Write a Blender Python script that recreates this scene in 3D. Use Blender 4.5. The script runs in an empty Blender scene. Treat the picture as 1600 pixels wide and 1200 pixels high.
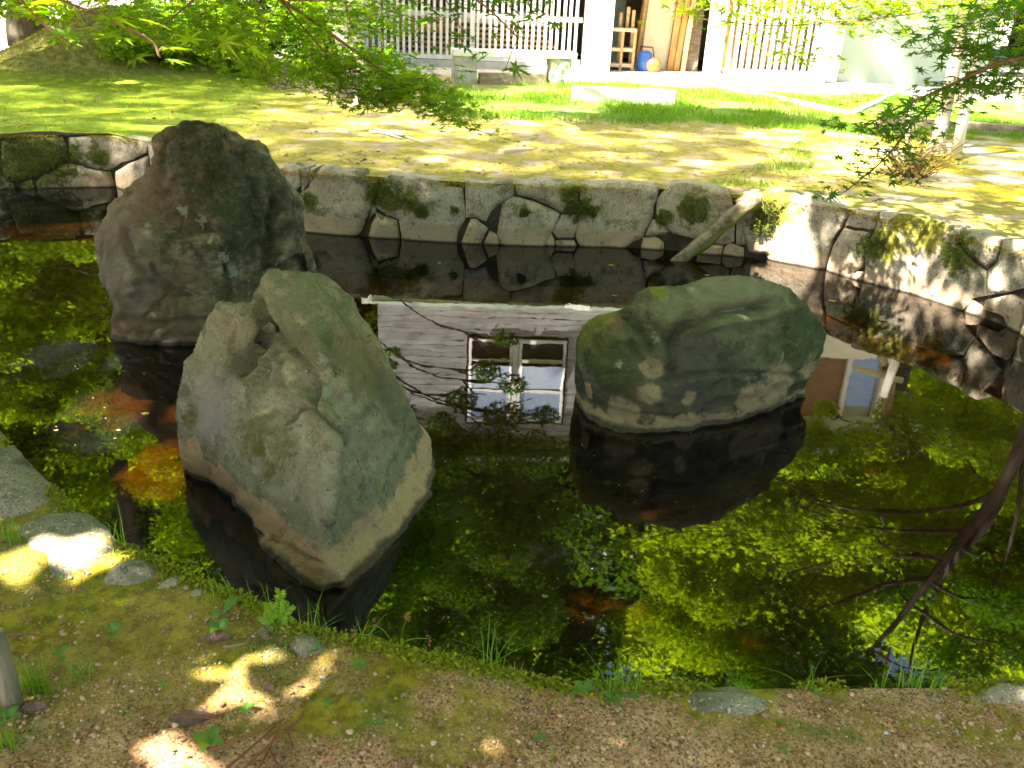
import bpy, bmesh, math, random
import numpy as np
from mathutils import Vector, Matrix, noise, geometry
random.seed(7); rng = np.random.default_rng(7)
scene = bpy.context.scene
col = scene.collection
PI = math.pi

# ------------------------------------------------------------------ camera
F = 1350.0; TH = math.radians(24.5); RO = math.radians(2.6); H = 2.1
R_ = Vector((math.cos(RO), math.sin(RO)*math.sin(TH), math.sin(RO)*math.cos(TH)))
U_ = Vector((-math.sin(RO), math.cos(RO)*math.sin(TH), math.cos(RO)*math.cos(TH)))
W_ = Vector((0, math.cos(TH), -math.sin(TH)))
cam = bpy.data.cameras.new('camera'); camo = bpy.data.objects.new('camera', cam); col.objects.link(camo)
m = Matrix((R_, U_, -W_)).transposed().to_4x4(); m.translation = (0, 0, H)
camo.matrix_world = m
cam.sensor_width = 36; cam.lens = F/1600*36; cam.clip_start = .05; cam.clip_end = 600
cam.dof.use_dof = True; cam.dof.focus_distance = 3.9; cam.dof.aperture_fstop = 5.6
scene.camera = camo

# ------------------------------------------------------------------ light
SUN = Vector((-0.70, -0.42, 1.12)).normalized()      # towards the sun
EL = math.asin(SUN.z); AZ = math.atan2(SUN.x, SUN.y)
w = bpy.data.worlds.new('World'); scene.world = w; w.use_nodes = True
nt = w.node_tree; sky = nt.nodes.new('ShaderNodeTexSky'); sky.sky_type = 'NISHITA'; sky.sun_disc = False
sky.sun_elevation = EL; sky.sun_rotation = AZ; sky.air_density = 1.0; sky.dust_density = 4.0; sky.ozone_density = 0.4
nt.links.new(sky.outputs[0], nt.nodes['Background'].inputs[0]); nt.nodes['Background'].inputs[1].default_value = 0.06
sl = bpy.data.lights.new('sun', 'SUN'); sl.energy = 5.0; sl.angle = math.radians(0.53); sl.color = (1, .93, .80)
so = bpy.data.objects.new('sun', sl); col.objects.link(so); so.rotation_euler = SUN.to_track_quat('Z', 'Y').to_euler(); so.location = (-20, -12, 40)
vs = scene.view_settings; vs.view_transform = 'Standard'; vs.look = 'None'; vs.gamma = 1; vs.use_curve_mapping = False
vs.exposure = 3.5
scene.cycles.max_bounces = 8; scene.cycles.transparent_max_bounces = 12
scene.cycles.transmission_bounces = 6; scene.cycles.caustics_reflective = False; scene.cycles.caustics_refractive = False
scene.cycles.use_denoising = True; scene.cycles.sample_clamp_indirect = 6

# ------------------------------------------------------------------ picking points of the place
def ray(px, py):
    return W_ + R_*((px-800)/F) + U_*((600-py)/F)
def atz(px, py, z):
    d = ray(px, py); t = (z-H)/d.z; return Vector((d.x*t, d.y*t, z))
def aty(px, py, Y):
    d = ray(px, py); t = Y/d.y; return Vector((d.x*t, Y, H+d.z*t))
def refl(px, py, Y):
    p = aty(px, py, Y); p.z = -p.z; return p
def proj(p):
    q = Vector(p)-Vector((0, 0, H)); d = q.dot(W_); return (800+F*q.dot(R_)/d, 600-F*q.dot(U_)/d)

# ------------------------------------------------------------------ materials
class Mat:
    def __init__(s, name, rough=.8, spec=.3):
        s.m = bpy.data.materials.new(name); s.m.use_nodes = True; s.nt = s.m.node_tree
        s.b = s.nt.nodes['Principled BSDF']; s.b.inputs['Roughness'].default_value = rough
        s.b.inputs['Specular IOR Level'].default_value = spec
        s.pos = s.nt.nodes.new('ShaderNodeNewGeometry').outputs['Position']
    def n(s, t, **k):
        x = s.nt.nodes.new(t)
        for a, v in k.items(): setattr(x, a, v)
        return x
    def l(s, a, b): s.nt.links.new(a, b)
    def put(s, sock, v):
        if hasattr(v, 'is_linked') or isinstance(v, bpy.types.NodeSocket): s.l(v, sock)
        else:
            if isinstance(v, (tuple, list)) and len(v) == 3 and sock.type == 'RGBA': v = (*v, 1)
            sock.default_value = v
    def vec(s, scale=(1, 1, 1), rot=(0, 0, 0), src=None):
        x = s.n('ShaderNodeMapping'); x.inputs['Scale'].default_value = scale; x.inputs['Rotation'].default_value = rot
        s.l(src or s.pos, x.inputs[0]); return x.outputs[0]
    def noise(s, scale, detail=4, rough=.55, vec=None, dist=0):
        x = s.n('ShaderNodeTexNoise'); x.inputs['Scale'].default_value = scale; x.inputs['Detail'].default_value = detail
        x.inputs['Roughness'].default_value = rough; x.inputs['Distortion'].default_value = dist
        s.l(vec or s.pos, x.inputs['Vector']); return x.outputs[0]
    def voro(s, scale, feature='F1', vec=None, out=0):
        x = s.n('ShaderNodeTexVoronoi', feature=feature); x.inputs['Scale'].default_value = scale
        s.l(vec or s.pos, x.inputs['Vector']); return x.outputs[out]
    def step(s, v, a, b, lo=0., hi=1.):
        x = s.n('ShaderNodeMapRange', interpolation_type='SMOOTHSTEP'); s.put(x.inputs[0], v)
        x.inputs[1].default_value = a; x.inputs[2].default_value = b; x.inputs[3].default_value = lo; x.inputs[4].default_value = hi
        return x.outputs[0]
    def mix(s, f, a, b, mode='MIX'):
        x = s.n('ShaderNodeMix', data_type='RGBA', blend_type=mode); s.put(x.inputs[0], f); s.put(x.inputs[6], a); s.put(x.inputs[7], b)
        return x.outputs[2]
    def math(s, op, a, b=0.):
        x = s.n('ShaderNodeMath', operation=op); s.put(x.inputs[0], a); s.put(x.inputs[1], b); return x.outputs[0]
    def sep(s, i, src=None):
        x = s.n('ShaderNodeSeparateXYZ'); s.l(src or s.pos, x.inputs[0]); return x.outputs[i]
    def normal(s, i):
        g = s.n('ShaderNodeNewGeometry'); return s.sep(i, g.outputs['Normal'])
    def island(s):
        return s.n('ShaderNodeNewGeometry').outputs['Random Per Island']
    def blob(s, c, r, wob=.6, nscale=6, soft=.35):
        """1 inside a ragged patch round world point c"""
        d = s.n('ShaderNodeVectorMath', operation='DISTANCE'); s.l(s.pos, d.inputs[0]); d.inputs[1].default_value = c
        nz = s.noise(nscale, 5, .65)
        v = s.math('ADD', s.math('DIVIDE', d.outputs['Value'], r), s.math('MULTIPLY', s.math('SUBTRACT', nz, .5), wob*4))
        return s.step(v, 1+soft/2, 1-soft/2)
    def bump(s, h, strength=.5, dist=.02):
        x = s.n('ShaderNodeBump'); x.inputs['Strength'].default_value = strength; x.inputs['Distance'].default_value = dist
        s.l(h, x.inputs['Height'])
        if s.b.inputs['Normal'].is_linked: s.l(s.b.inputs['Normal'].links[0].from_socket, x.inputs['Normal'])
        s.l(x.outputs[0], s.b.inputs['Normal'])
    def color(s, c): s.put(s.b.inputs['Base Color'], c)
    def rough(s, c): s.put(s.b.inputs['Roughness'], c)

def simple(name, c, rough=.8, var=.25, scale=8, bump=.3, stretch=(1, 1, 1), spec=.3):
    k = Mat(name, rough, spec); v = k.vec(stretch)
    n1 = k.noise(scale, 6, .6, v)
    lo = tuple(x*(1-var) for x in c); hi = tuple(min(1, x*(1+var)) for x in c)
    k.color(k.mix(k.step(n1, .3, .7), lo, hi)); 
    if bump: k.bump(k.noise(scale*4, 4, .6, v), bump, .01)
    return k.m

def leafmat(name, c1, c2, trans=.5, rough=.45):
    k = Mat(name, rough, .35)
    c = k.mix(k.island(), c1, c2)
    c = k.mix(k.step(k.noise(.9, 2), .35, .65), c, k.mix(.35, c, c1))
    k.color(c)
    t = k.n('ShaderNodeBsdfTranslucent'); tc = k.mix(1.0, c, (1.9, 1.9, .5), 'MULTIPLY'); k.l(tc, t.inputs[0])
    ms = k.n('ShaderNodeMixShader'); ms.inputs[0].default_value = trans
    k.l(k.b.outputs[0], ms.inputs[1]); k.l(t.outputs[0], ms.inputs[2])
    k.l(ms.outputs[0], k.nt.nodes['Material Output'].inputs[0]); return k.m

M = {}
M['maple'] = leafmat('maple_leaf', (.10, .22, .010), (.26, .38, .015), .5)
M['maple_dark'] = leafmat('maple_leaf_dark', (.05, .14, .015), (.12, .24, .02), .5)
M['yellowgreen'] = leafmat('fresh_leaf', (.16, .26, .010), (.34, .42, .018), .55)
M['green'] = leafmat('green_leaf', (.025, .075, .008), (.085, .155, .014), .35)
M['conifer'] = leafmat('conifer_leaf', (.02, .055, .02), (.05, .10, .03), .25)
M['shrubdark'] = leafmat('dark_shrub_leaf', (.02, .06, .015), (.09, .15, .04), .3)
M['grass'] = leafmat('grass_blade', (.09, .20, .015), (.22, .34, .03), .45)
M['drygrass'] = leafmat('dry_grass', (.22, .17, .05), (.30, .26, .07), .3)
M['moss'] = leafmat('moss_tuft', (.14, .17, .008), (.36, .34, .012), .3, .9)
M['mossgold'] = leafmat('golden_moss', (.20, .15, .01), (.36, .27, .015), .25, .9)
M['mossdark'] = leafmat('dark_moss', (.035, .055, .006), (.12, .13, .01), .2, .9)
M['broad'] = leafmat('broad_leaf', (.07, .17, .03), (.16, .30, .06), .4)
M['reddry'] = leafmat('dry_cedar', (.16, .06, .025), (.30, .13, .05), .15, .8)
M['litter'] = leafmat('leaf_litter', (.16, .07, .04), (.42, .30, .20), .15, .8)
M['bark'] = simple('bark', (.10, .08, .055), .9, .5, 3, .8, (4, 4, .7))
M['barkdark'] = simple('dark_bark', (.045, .035, .028), .9, .4, 4, .8, (4, 4, .8))
M['barkpale'] = simple('pale_bark', (.42, .37, .32), .9, .25, 3, .5, (3, 3, .8))
M['twig'] = simple('twig_bark', (.16, .10, .06), .8, .3, 30, 0)
M['white_wood'] = simple('whitened_wood', (.62, .60, .57), .7, .10, 3, .2, (6, 6, .6))
M['new_wood'] = simple('new_timber', (.52, .33, .16), .7, .25, 3, .2, (1, 8, 8))
M['orange_wood'] = simple('orange_timber', (.50, .27, .09), .7, .25, 2, .2, (8, 8, .6))
M['plywood'] = simple('plywood', (.58, .45, .30), .7, .12, 2, .1, (1, 1, .8))
M['old_wood'] = simple('weathered_wood', (.22, .17, .12), .85, .35, 3, .4, (2, 2, 6))
M['plaster'] = simple('white_plaster', (.70, .69, .66), .9, .06, 1.2, .1)
M['plaster_green'] = simple('greyed_plaster', (.30, .36, .29), .9, .14, .6, .1)
M['cream'] = simple('cream_plaster', (.62, .58, .48), .9, .08, 1, .1)
M['brown_panel'] = simple('brown_panel', (.22, .13, .055), .5, .08, 1, 0)
M['dark'] = simple('dark_interior', (.035, .03, .026), .9, .3, 2, 0)
M['tile'] = simple('roof_tile', (.10, .105, .11), .6, .2, 3, .2)
M['blue'] = simple('blue_plastic', (.02, .10, .35), .35, .1, 5, 0, spec=.5)
M['orange'] = simple('orange_plastic', (.75, .16, .03), .35, .1, 5, 0, spec=.5)
M['black'] = simple('black_rubber', (.02, .02, .022), .5, .1, 5, 0)
M['earth'] = simple('dark_earth', (.05, .038, .025), 1, .4, 8, .5)
M['concrete'] = simple('pale_stone_block', (.36, .34, .31), .9, .2, 4, .5)
g = Mat('window_glass', .03, .5); g.color((.42, .48, .55)); g.b.inputs['Specular IOR Level'].default_value = 1.0; g.b.inputs['Metallic'].default_value = .55; M['glass'] = g.m

# weathered grey boards
k = Mat('grey_board', .8, .3)
n1 = k.noise(1.2, 7, .65, k.vec((1, 1, 14))); n2 = k.noise(.8, 4, .6, k.vec((1.5, 1, 4)))
c = k.mix(k.step(n1, .3, .7), (.19, .18, .18), (.35, .335, .335)); c = k.mix(k.step(n2, .55, .75), c, (.40, .37, .38))
k.color(c); k.bump(n1, .4, .01); M['board'] = k.m

# granite of the retaining walls
def stonemat(name, base, hi, moss_amt=0.0, band=.13, patches=()):
    k = Mat(name, .9, .25)
    isl = k.n('ShaderNodeObjectInfo').outputs['Random']
    c = k.mix(k.step(k.noise(7, 8, .7), .35, .65), base, hi)
    c = k.mix(k.math('MULTIPLY', isl, .6), c, (.36, .27, .18)); c = k.mix(k.step(k.noise(2.6, 6, .7), .50, .64), c, (.13, .115, .075))
    c = k.mix(k.step(k.noise(130, 2), .56, .66), c, (.10, .09, .075))
    c = k.mix(k.step(k.noise(95, 2), .62, .7), c, (.52, .50, .46))
    zb = k.math('ADD', k.sep(2), k.math('MULTIPLY', k.math('SUBTRACT', k.noise(5, 5, .65), .5), .14))
    c = k.mix(k.step(zb, band+.05, band), c, (.33, .245, .165))         # tan tide band
    c = k.mix(k.step(k.noise(16, 5, .65), .56, .66), c, k.mix(.6, c, (.07, .065, .04)))
    for (p, r, d) in patches:
        c = k.mix(k.blob(p, r, .8, 13, .6), c, k.mix(k.step(k.noise(40, 4), .4, .6), (.05, .06, .01) if d else (.12, .12, .015), (.11, .11, .02) if d else (.20, .18, .025)))
    c = k.mix(k.step(k.sep(2), .025, .0), c, (.06, .045, .03))           # wet line
    k.color(c); k.bump(k.noise(14, 8, .7), .6, .04); k.bump(k.noise(70, 5, .7), .5, .008); return k.m
def wallpt(px, py):
    return None

# boulders: schist, tan below the tide line, moss and lichen where the photo has them
def rockmat(name, c1, c2, c3, band=.10, tan=(.40, .29, .19), moss=(), lichen=(), brown=(), strata=(5, 5, 14), rot=(.5, .3, .4), bandblob=()):
    k = Mat(name, .8, .3)
    v = k.vec(strata, rot)
    big = k.noise(2.2, 6, .6); fine = k.noise(1.0, 8, .7, v)
    c = k.mix(k.step(big, .35, .65), c1, c2)
    c = k.mix(k.step(fine, .45, .7), c, c3)
    c = k.mix(k.step(k.noise(60, 4, .7), .58, .68), c, tuple(x*.45 for x in c1))
    c = k.mix(k.step(k.noise(45, 3, .6), .66, .74), c, tuple(min(1, x*1.3) for x in c3)); c = k.mix(k.math('MULTIPLY', k.step(k.noise(9, 8, .75), .52, .64), .65), c, tuple(x*.6 for x in c1)); c = k.mix(k.math('MULTIPLY', k.step(k.noise(6, 7, .7, None, 1.2), .54, .62), .4), c, c3)
    for p, r, cc in brown: c = k.mix(k.math('MULTIPLY', k.blob(p, r, .5, 5, .8), .75), c, cc)  # stain patches; on the right boulder some paint its lit top instead
    zb = k.math('ADD', k.sep(2), k.math('MULTIPLY', k.math('SUBTRACT', k.noise(4.5, 8, .75), .5), .30))
    tn = k.mix(k.step(k.noise(16, 7, .75), .54, .70), tan, tuple(x*.45 for x in tan))
    c = k.mix(k.step(zb, band+.025, band), c, tn)
    for p, r in bandblob: c = k.mix(k.blob(p, r, .4, 12, .4), c, tn)
    for p, r, cc in moss: c = k.mix(k.math('MULTIPLY', k.blob(p, r, .8, 11, .9), .9), c, k.mix(k.step(k.noise(35, 5, .7), .4, .6), cc, k.mix(.5, c, cc)))
    for p, r in lichen: c = k.mix(k.math('MULTIPLY', k.blob(p, r, .9, 42, .5), .7), c, (.36, .38, .27))
    wv = k.n('ShaderNodeVectorMath', operation='ADD'); k.l(k.pos, wv.inputs[0]); nv_ = k.n('ShaderNodeTexNoise'); nv_.inputs['Scale'].default_value = 5; nv_.inputs['Detail'].default_value = 5; k.l(k.pos, nv_.inputs['Vector'])
    sc_ = k.n('ShaderNodeVectorMath', operation='SCALE'); sc_.inputs['Scale'].default_value = .35; k.l(nv_.outputs['Color'], sc_.inputs[0]); k.l(sc_.outputs[0], wv.inputs[1])
    ck = k.math('MULTIPLY', k.step(k.voro(3.2, 'DISTANCE_TO_EDGE', wv.outputs[0]), .016, .0), k.step(k.noise(2.3, 3), .52, .60)); c = k.mix(k.math('MULTIPLY', ck, .45), c, tuple(x*.35 for x in c1))
    # pits
    vz = k.voro(38); c = k.mix(k.math('MULTIPLY', k.step(vz, .14, .08), k.step(k.noise(3, 2), .55, .62)), c, (.03, .03, .02))
    zw = k.math('ADD', k.sep(2), k.math('MULTIPLY', k.math('SUBTRACT', k.noise(9, 4), .5), .03)); c = k.mix(k.math('MULTIPLY', k.step(zw, .040, .016), .85), c, (.035, .03, .018))
    k.color(c); k.rough(k.step(k.sep(2), .0, .04, .25, .82))
    ci = k.n('ShaderNodeMath', operation='SUBTRACT'); ci.inputs[0].default_value = 1; k.l(ck, ci.inputs[1]); k.bump(ci.outputs[0], .4, .015); k.bump(fine, .5, .05); k.bump(k.noise(18, 9, .75), .9, .05); k.bump(k.noise(110, 4, .7), .6, .008); return k.m

# ------------------------------------------------------------------ mesh helpers
def mesh_np(name, v, f, mat, parent=None, smooth=False):
    v = np.asarray(v, dtype=np.float32); f = np.asarray(f, dtype=np.int32)
    me = bpy.data.meshes.new(name); k = f.shape[1]
    me.vertices.add(len(v)); me.vertices.foreach_set('co', v.ravel())
    me.loops.add(f.size); me.loops.foreach_set('vertex_index', f.ravel())
    me.polygons.add(len(f)); me.polygons.foreach_set('loop_start', np.arange(0, f.size, k, dtype=np.int32))
    me.polygons.foreach_set('loop_total', np.full(len(f), k, dtype=np.int32))
    me.polygons.foreach_set('use_smooth', np.full(len(f), smooth))
    me.update(calc_edges=True); me.materials.append(mat)
    o = bpy.data.objects.new(name, me); col.objects.link(o)
    attach(o, parent)
    return o
def attach(o, parent):
    if parent:
        o.parent = parent; o.matrix_parent_inverse = parent.matrix_basis.inverted()
def mesh_py(name, v, f, mat, parent=None, smooth=False):
    me = bpy.data.meshes.new(name); me.from_pydata([tuple(x) for x in v], [], f); me.materials.append(mat)
    if smooth: me.polygons.foreach_set('use_smooth', [True]*len(me.polygons))
    o = bpy.data.objects.new(name, me); col.objects.link(o)
    attach(o, parent)
    return o
def bm_obj(name, bm, mat, parent=None, smooth=False):
    me = bpy.data.meshes.new(name); bm.to_mesh(me); bm.free(); me.materials.append(mat)
    if smooth: me.polygons.foreach_set('use_smooth', [True]*len(me.polygons))
    o = bpy.data.objects.new(name, me); col.objects.link(o)
    attach(o, parent)
    return o
def tag(o, label, cat, group=None, kind=None):
    if label: o['label'] = label
    if cat: o['category'] = cat
    if group: o['group'] = group
    if kind: o['kind'] = kind
    return o
def empty(name, loc, label, cat, group=None):
    o = bpy.data.objects.new(name, None); col.objects.link(o); o.location = loc; o.empty_display_size = .1
    return tag(o, label, cat, group)
def add_box(bm, c, s, rot=None, bev=0):
    r = bmesh.ops.create_cube(bm, size=1); vs_ = r['verts']
    mt = Matrix.Translation(c) @ (rot.to_4x4() if rot else Matrix.Identity(4)) @ Matrix.Diagonal((*s, 1))
    bmesh.ops.transform(bm, matrix=mt, verts=vs_)
    if bev:
        es = list({e for v in vs_ for e in v.link_edges})
        bmesh.ops.bevel(bm, geom=es, offset=bev, segments=2, profile=.6, affect='EDGES')
def box(name, c, s, mat, parent=None, rot=None, bev=.004):
    bm = bmesh.new(); add_box(bm, (0, 0, 0), s, None, bev)
    o = bm_obj(name, bm, mat); o.location = c
    if rot: o.rotation_euler = rot.to_euler()
    attach(o, parent); return o
def tube_data(pts, rads, seg=8, wob=0, cap=True):
    pts = [Vector(p) for p in pts]; V = []; Fc = []
    up = Vector((.3, .2, 1)).normalized()
    for i, p in enumerate(pts):
        t = (pts[min(i+1, len(pts)-1)]-pts[max(i-1, 0)]).normalized()
        a = t.cross(up if abs(t.dot(up)) < .95 else Vector((1, 0, 0))).normalized(); b = t.cross(a)
        for j in range(seg):
            an = 2*PI*j/seg
            r = rads[i]*(1+wob*noise.noise(p*3+Vector((math.cos(an)*2, math.sin(an)*2, 0))))
            V.append(p+a*math.cos(an)*r+b*math.sin(an)*r)
    for i in range(len(pts)-1):
        for j in range(seg):
            Fc.append((i*seg+j, i*seg+(j+1) % seg, (i+1)*seg+(j+1) % seg, (i+1)*seg+j))
    if cap:
        V.append(pts[0]); V.append(pts[-1]); n0 = len(V)-2
        for j in range(seg):
            Fc.append((n0, (j+1) % seg, j, j)); b0 = (len(pts)-1)*seg; Fc.append((n0+1, b0+j, b0+(j+1) % seg, b0+(j+1) % seg))
    return V, Fc
def clean(Fc): return [tuple(dict.fromkeys(f)) for f in Fc]
class Tubes:
    def __init__(s): s.V = []; s.F = []
    def add(s, pts, rads, seg=6, wob=0):
        if not hasattr(rads, '__len__'): rads = [rads]*len(pts)
        v, f = tube_data(pts, rads, seg, wob); o = len(s.V); s.V += v; s.F += [tuple(i+o for i in q) for q in f]
    def build(s, name, mat, parent=None, smooth=True):
        return mesh_py(name, s.V, clean(s.F), mat, parent, smooth)
def smooth_path(pts, n=6):
    pts = [Vector(p) for p in pts]; out = []
    P = [pts[0]*2-pts[1]]+pts+[pts[-1]*2-pts[-2]]
    for i in range(1, len(P)-2):
        for j in range(n):
            t = j/n; a, b, c, d = P[i-1:i+3]
            out.append(.5*((2*b)+(c-a)*t+(2*a-5*b+4*c-d)*t*t+(3*b-a-3*c+d)*t**3))
    out.append(pts[-1]); return out

# leaf shapes: (verts, tris) lying in xy, tip along +x, length 1
SH = {}
SH['quad'] = (np.array([[0, 0, 0], [.5, .3, .06], [1, 0, -.05], [.5, -.3, .06]]), np.array([[0, 2, 1], [0, 3, 2]]))
SH['blade'] = (np.array([[0, -.04, 0], [0, .04, 0], [.9, 0, .25]]), np.array([[0, 1, 2]]))
def maple_shape(n=7):
    v = [(0, 0, 0)]
    for i in range(n):
        a = math.radians(-125+250*i/(n-1)); L = ([.45, .72, .92, 1.0, .92, .72, .45] if n == 7 else [.55, .88, 1.0, .88, .55])[i]
        if i == 0: v.append((.12*math.cos(a-.5), .12*math.sin(a-.5), 0))
        v.append((L*math.cos(a), L*math.sin(a), -.10*L)); a2 = a+math.radians(125/(n-1))
        v.append((.27*math.cos(a2), .27*math.sin(a2), .03))
    f = [(0, i, i+1) for i in range(1, len(v)-1)]
    return np.array(v)*.62, np.array(f)
SH['maple'] = maple_shape(); SH['maple5'] = maple_shape(5)
def quats(n, tilt, z=None):
    """random frames; tilt = spread of the leaf normal from vertical (radians)"""
    yaw = rng.uniform(0, 2*PI, n); th = np.abs(rng.normal(0, tilt, n)); ph = rng.uniform(0, 2*PI, n)
    N = np.stack([np.sin(th)*np.cos(ph), np.sin(th)*np.sin(ph), np.cos(th)], 1)
    a = np.stack([np.cos(yaw), np.sin(yaw), np.zeros(n)], 1)
    X = a-N*np.sum(a*N, 1)[:, None]; X /= np.linalg.norm(X, axis=1)[:, None]+1e-9
    return X, np.cross(N, X), N
def leaves(name, P, size, shape, mat, parent=None, tilt=.6, frames=None, var=.35):
    P = np.asarray(P, float); n = len(P); sv, sf = SH[shape]
    X, Y, Z = frames if frames else quats(n, tilt)
    s = (size if hasattr(size, '__len__') else np.full(n, size))*rng.uniform(1-var, 1+var, n)
    V = P[:, None, :]+s[:, None, None]*(sv[None, :, 0, None]*X[:, None]+sv[None, :, 1, None]*Y[:, None]+sv[None, :, 2, None]*Z[:, None])
    Fi = sf[None]+(np.arange(n)*len(sv))[:, None, None]
    return mesh_np(name, V.reshape(-1, 3), Fi.reshape(-1, 3), mat, parent)
def clump_pts(centers, radii, n, flat=.6):
    """points in foliage clumps, dense towards each clump's outer shell"""
    C = np.asarray(centers, float); r = np.asarray(radii, float); pr = r**2; pr /= pr.sum()
    i = rng.choice(len(C), n, p=pr); d = rng.normal(size=(n, 3)); d /= np.linalg.norm(d, axis=1)[:, None]
    rr = r[i]*rng.uniform(.15, 1, n)**.5; p = C[i]+d*rr[:, None]*np.array([1, 1, flat]); return p
def in_poly(p, poly):
    x, y = p; c = False; j = len(poly)-1
    for i in range(len(poly)):
        xi, yi = poly[i][:2]; xj, yj = poly[j][:2]
        if (yi > y) != (yj > y) and x < (xj-xi)*(y-yi)/(yj-yi)+xi: c = not c
        j = i
    return c
def in_poly_np(P, poly):
    x = P[:, 0]; y = P[:, 1]; c = np.zeros(len(P), bool); j = len(poly)-1
    for i in range(len(poly)):
        xi, yi = poly[i][:2]; xj, yj = poly[j][:2]
        if yi != yj:
            c ^= ((yi > y) != (yj > y)) & (x < (xj-xi)*(y-yi)/(yj-yi)+xi)
        j = i
    return c

# ------------------------------------------------------------------ pond outline
FARPX = [(0, 295), (95, 293), (180, 292)]
WALL = [Vector((-13, 6.2, 0)), Vector((-8.5, 7.6, 0))]+[atz(x, y, 0) for x, y in FARPX]
WALL += [atz(*p, 0) for p in [(470, 362), (570, 370), (750, 382), (960, 386), (1040, 390), (1100, 396), (1200, 405), (1290, 421), (1351, 440), (1420, 457), (1489, 480), (1560, 505), (1600, 524)]]
e0, e1 = WALL[-2], WALL[-1]; dd = (e1-e0).normalized()
WALL += [e1+dd*.8, e1+dd*1.6+Vector((-.1, 0, 0)), Vector((5.0, 3.4, 0)), Vector((4.9, 2.4, 0))]
NEARPX = [(0, 690), (60, 752), (110, 800), (155, 830), (200, 868), (290, 905), (380, 945), (460, 985), (530, 1004), (640, 1032), (760, 1057), (880, 1082), (980, 1088), (1100, 1082), (1280, 1080), (1450, 1076), (1600, 1076)]
NZ = .42
NEAR = [atz(x, y, NZ) for x, y in NEARPX]
NEAR = [Vector((-12, 3.2, NZ)), Vector((-6, 4.6, NZ)), Vector((-3.0, 3.9, NZ))]+NEAR+[Vector((2.2, 1.95, NZ)), Vector((3.6, 2.2, NZ))]
POND = [(p.x, p.y) for p in WALL]+[(p.x, p.y) for p in reversed(NEAR)]
def gz(x, y):
    t = min(1, max(0, (y-2.5)/4)); z = .42+.13*t
    if x > 4: z = z
    z += 1.05*math.exp(-(((x+7.0)/1.5)**2+((y-15.6)/1.7)**2))
    if y > 8.2 or y < 2.2 or x > 4.4:
        z += .035*noise.noise(Vector((x*.7, y*.7, 0)))*min(1, max(0, abs(y-5.0)-2.6)/2)
        z += .02*noise.noise(Vector((x*2.7, y*2.7, 3)))*min(1, max(0, abs(y-5.0)-3.0)*1.5)
    return z

# ground material
k = Mat('ground_soil_and_moss', .95, .2)
soil = k.mix(k.step(k.noise(9, 8, .7), .35, .65), (.36, .18, .085), (.62, .37, .21))
soil = k.mix(k.step(k.voro(60), .30, .12), soil, (.44, .35, .27)); cv = k.sep(0, k.voro(170, out=1)); soil = k.mix(k.step(cv, .6, .9), soil, k.mix(1, soil, (1.5, 1.45, 1.4), 'MULTIPLY')); soil = k.mix(k.step(cv, .3, .1), soil, k.mix(1, soil, (.45, .42, .4), 'MULTIPLY'))
soil = k.mix(k.step(k.noise(120, 3, .6), .56, .66), soil, (.07, .045, .03))
mossc = k.mix(k.step(k.noise(22, 7, .7), .35, .65), (.17, .15, .010), (.44, .34, .03))
mossc = k.mix(k.step(k.noise(3, 4, .6), .5, .7), mossc, (.09, .15, .012))
sand = k.mix(k.step(k.noise(5, 6, .6), .3, .7), (.42, .37, .30), (.56, .50, .42))
turf = k.mix(k.step(k.noise(2, 6, .6), .35, .65), (.14, .24, .03), (.24, .32, .06))
y = k.sep(1); x = k.sep(0)
mm = k.step(k.noise(2.3, 7, .65), .47, .58)                          # near bank: half moss, half soil
mm = k.math('MAXIMUM', mm, k.step(k.math('ADD', y, k.math('MULTIPLY', x, -.25)), 1.6, 2.1, 0, .8))
nearc = k.mix(mm, soil, mossc)
rightsoil = k.math('MULTIPLY', k.step(x, -.35, .25), k.step(k.math('ADD', y, k.math('MULTIPLY', k.noise(6, 4), .2)), 1.80, 1.68)); nearc = k.mix(k.math('MULTIPLY', rightsoil, .85), nearc, soil)
farc = k.mix(k.step(k.noise(3.0, 7, .7), .50, .60), k.mix(k.step(k.noise(14, 6, .7), .35, .65), (.24, .20, .03), (.40, .33, .08)), k.mix(.6, soil, (.42, .35, .29)))
farc = k.mix(k.step(x, -2.0, -4.5), farc, k.mix(k.step(k.noise(6, 6, .7), .5, .6), (.14, .20, .010), (.28, .32, .015))); farc = k.mix(k.math('MULTIPLY', k.step(k.sep(2), .62, .8), .8), farc, k.mix(k.step(k.noise(9, 7, .7), .4, .6), (.12, .11, .025), (.30, .27, .09)))
c = k.mix(k.step(y, 4, 7), nearc, farc)
wy = k.math('ADD', y, k.math('MULTIPLY', k.math('SUBTRACT', k.noise(.9, 4), .5), 2.0))
c = k.mix(k.math('MULTIPLY', k.step(wy, 11.8, 12.8), k.step(x, -1.5, 0)), c, turf)
c = k.mix(k.step(wy, 17.2, 18.0), c, sand)
c = k.mix(k.math('MULTIPLY', k.step(x, 3.6, 4.6), k.math('MULTIPLY', k.step(wy, 7.4, 8.2), k.step(wy, 13, 12))), c, k.mix(k.step(k.noise(1.4, 5), .42, .55), sand, mossc))
k.color(c); k.bump(k.noise(30, 8, .75), .8, .03); k.bump(k.noise(160, 4, .7), .6, .006); M['ground'] = k.m

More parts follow.
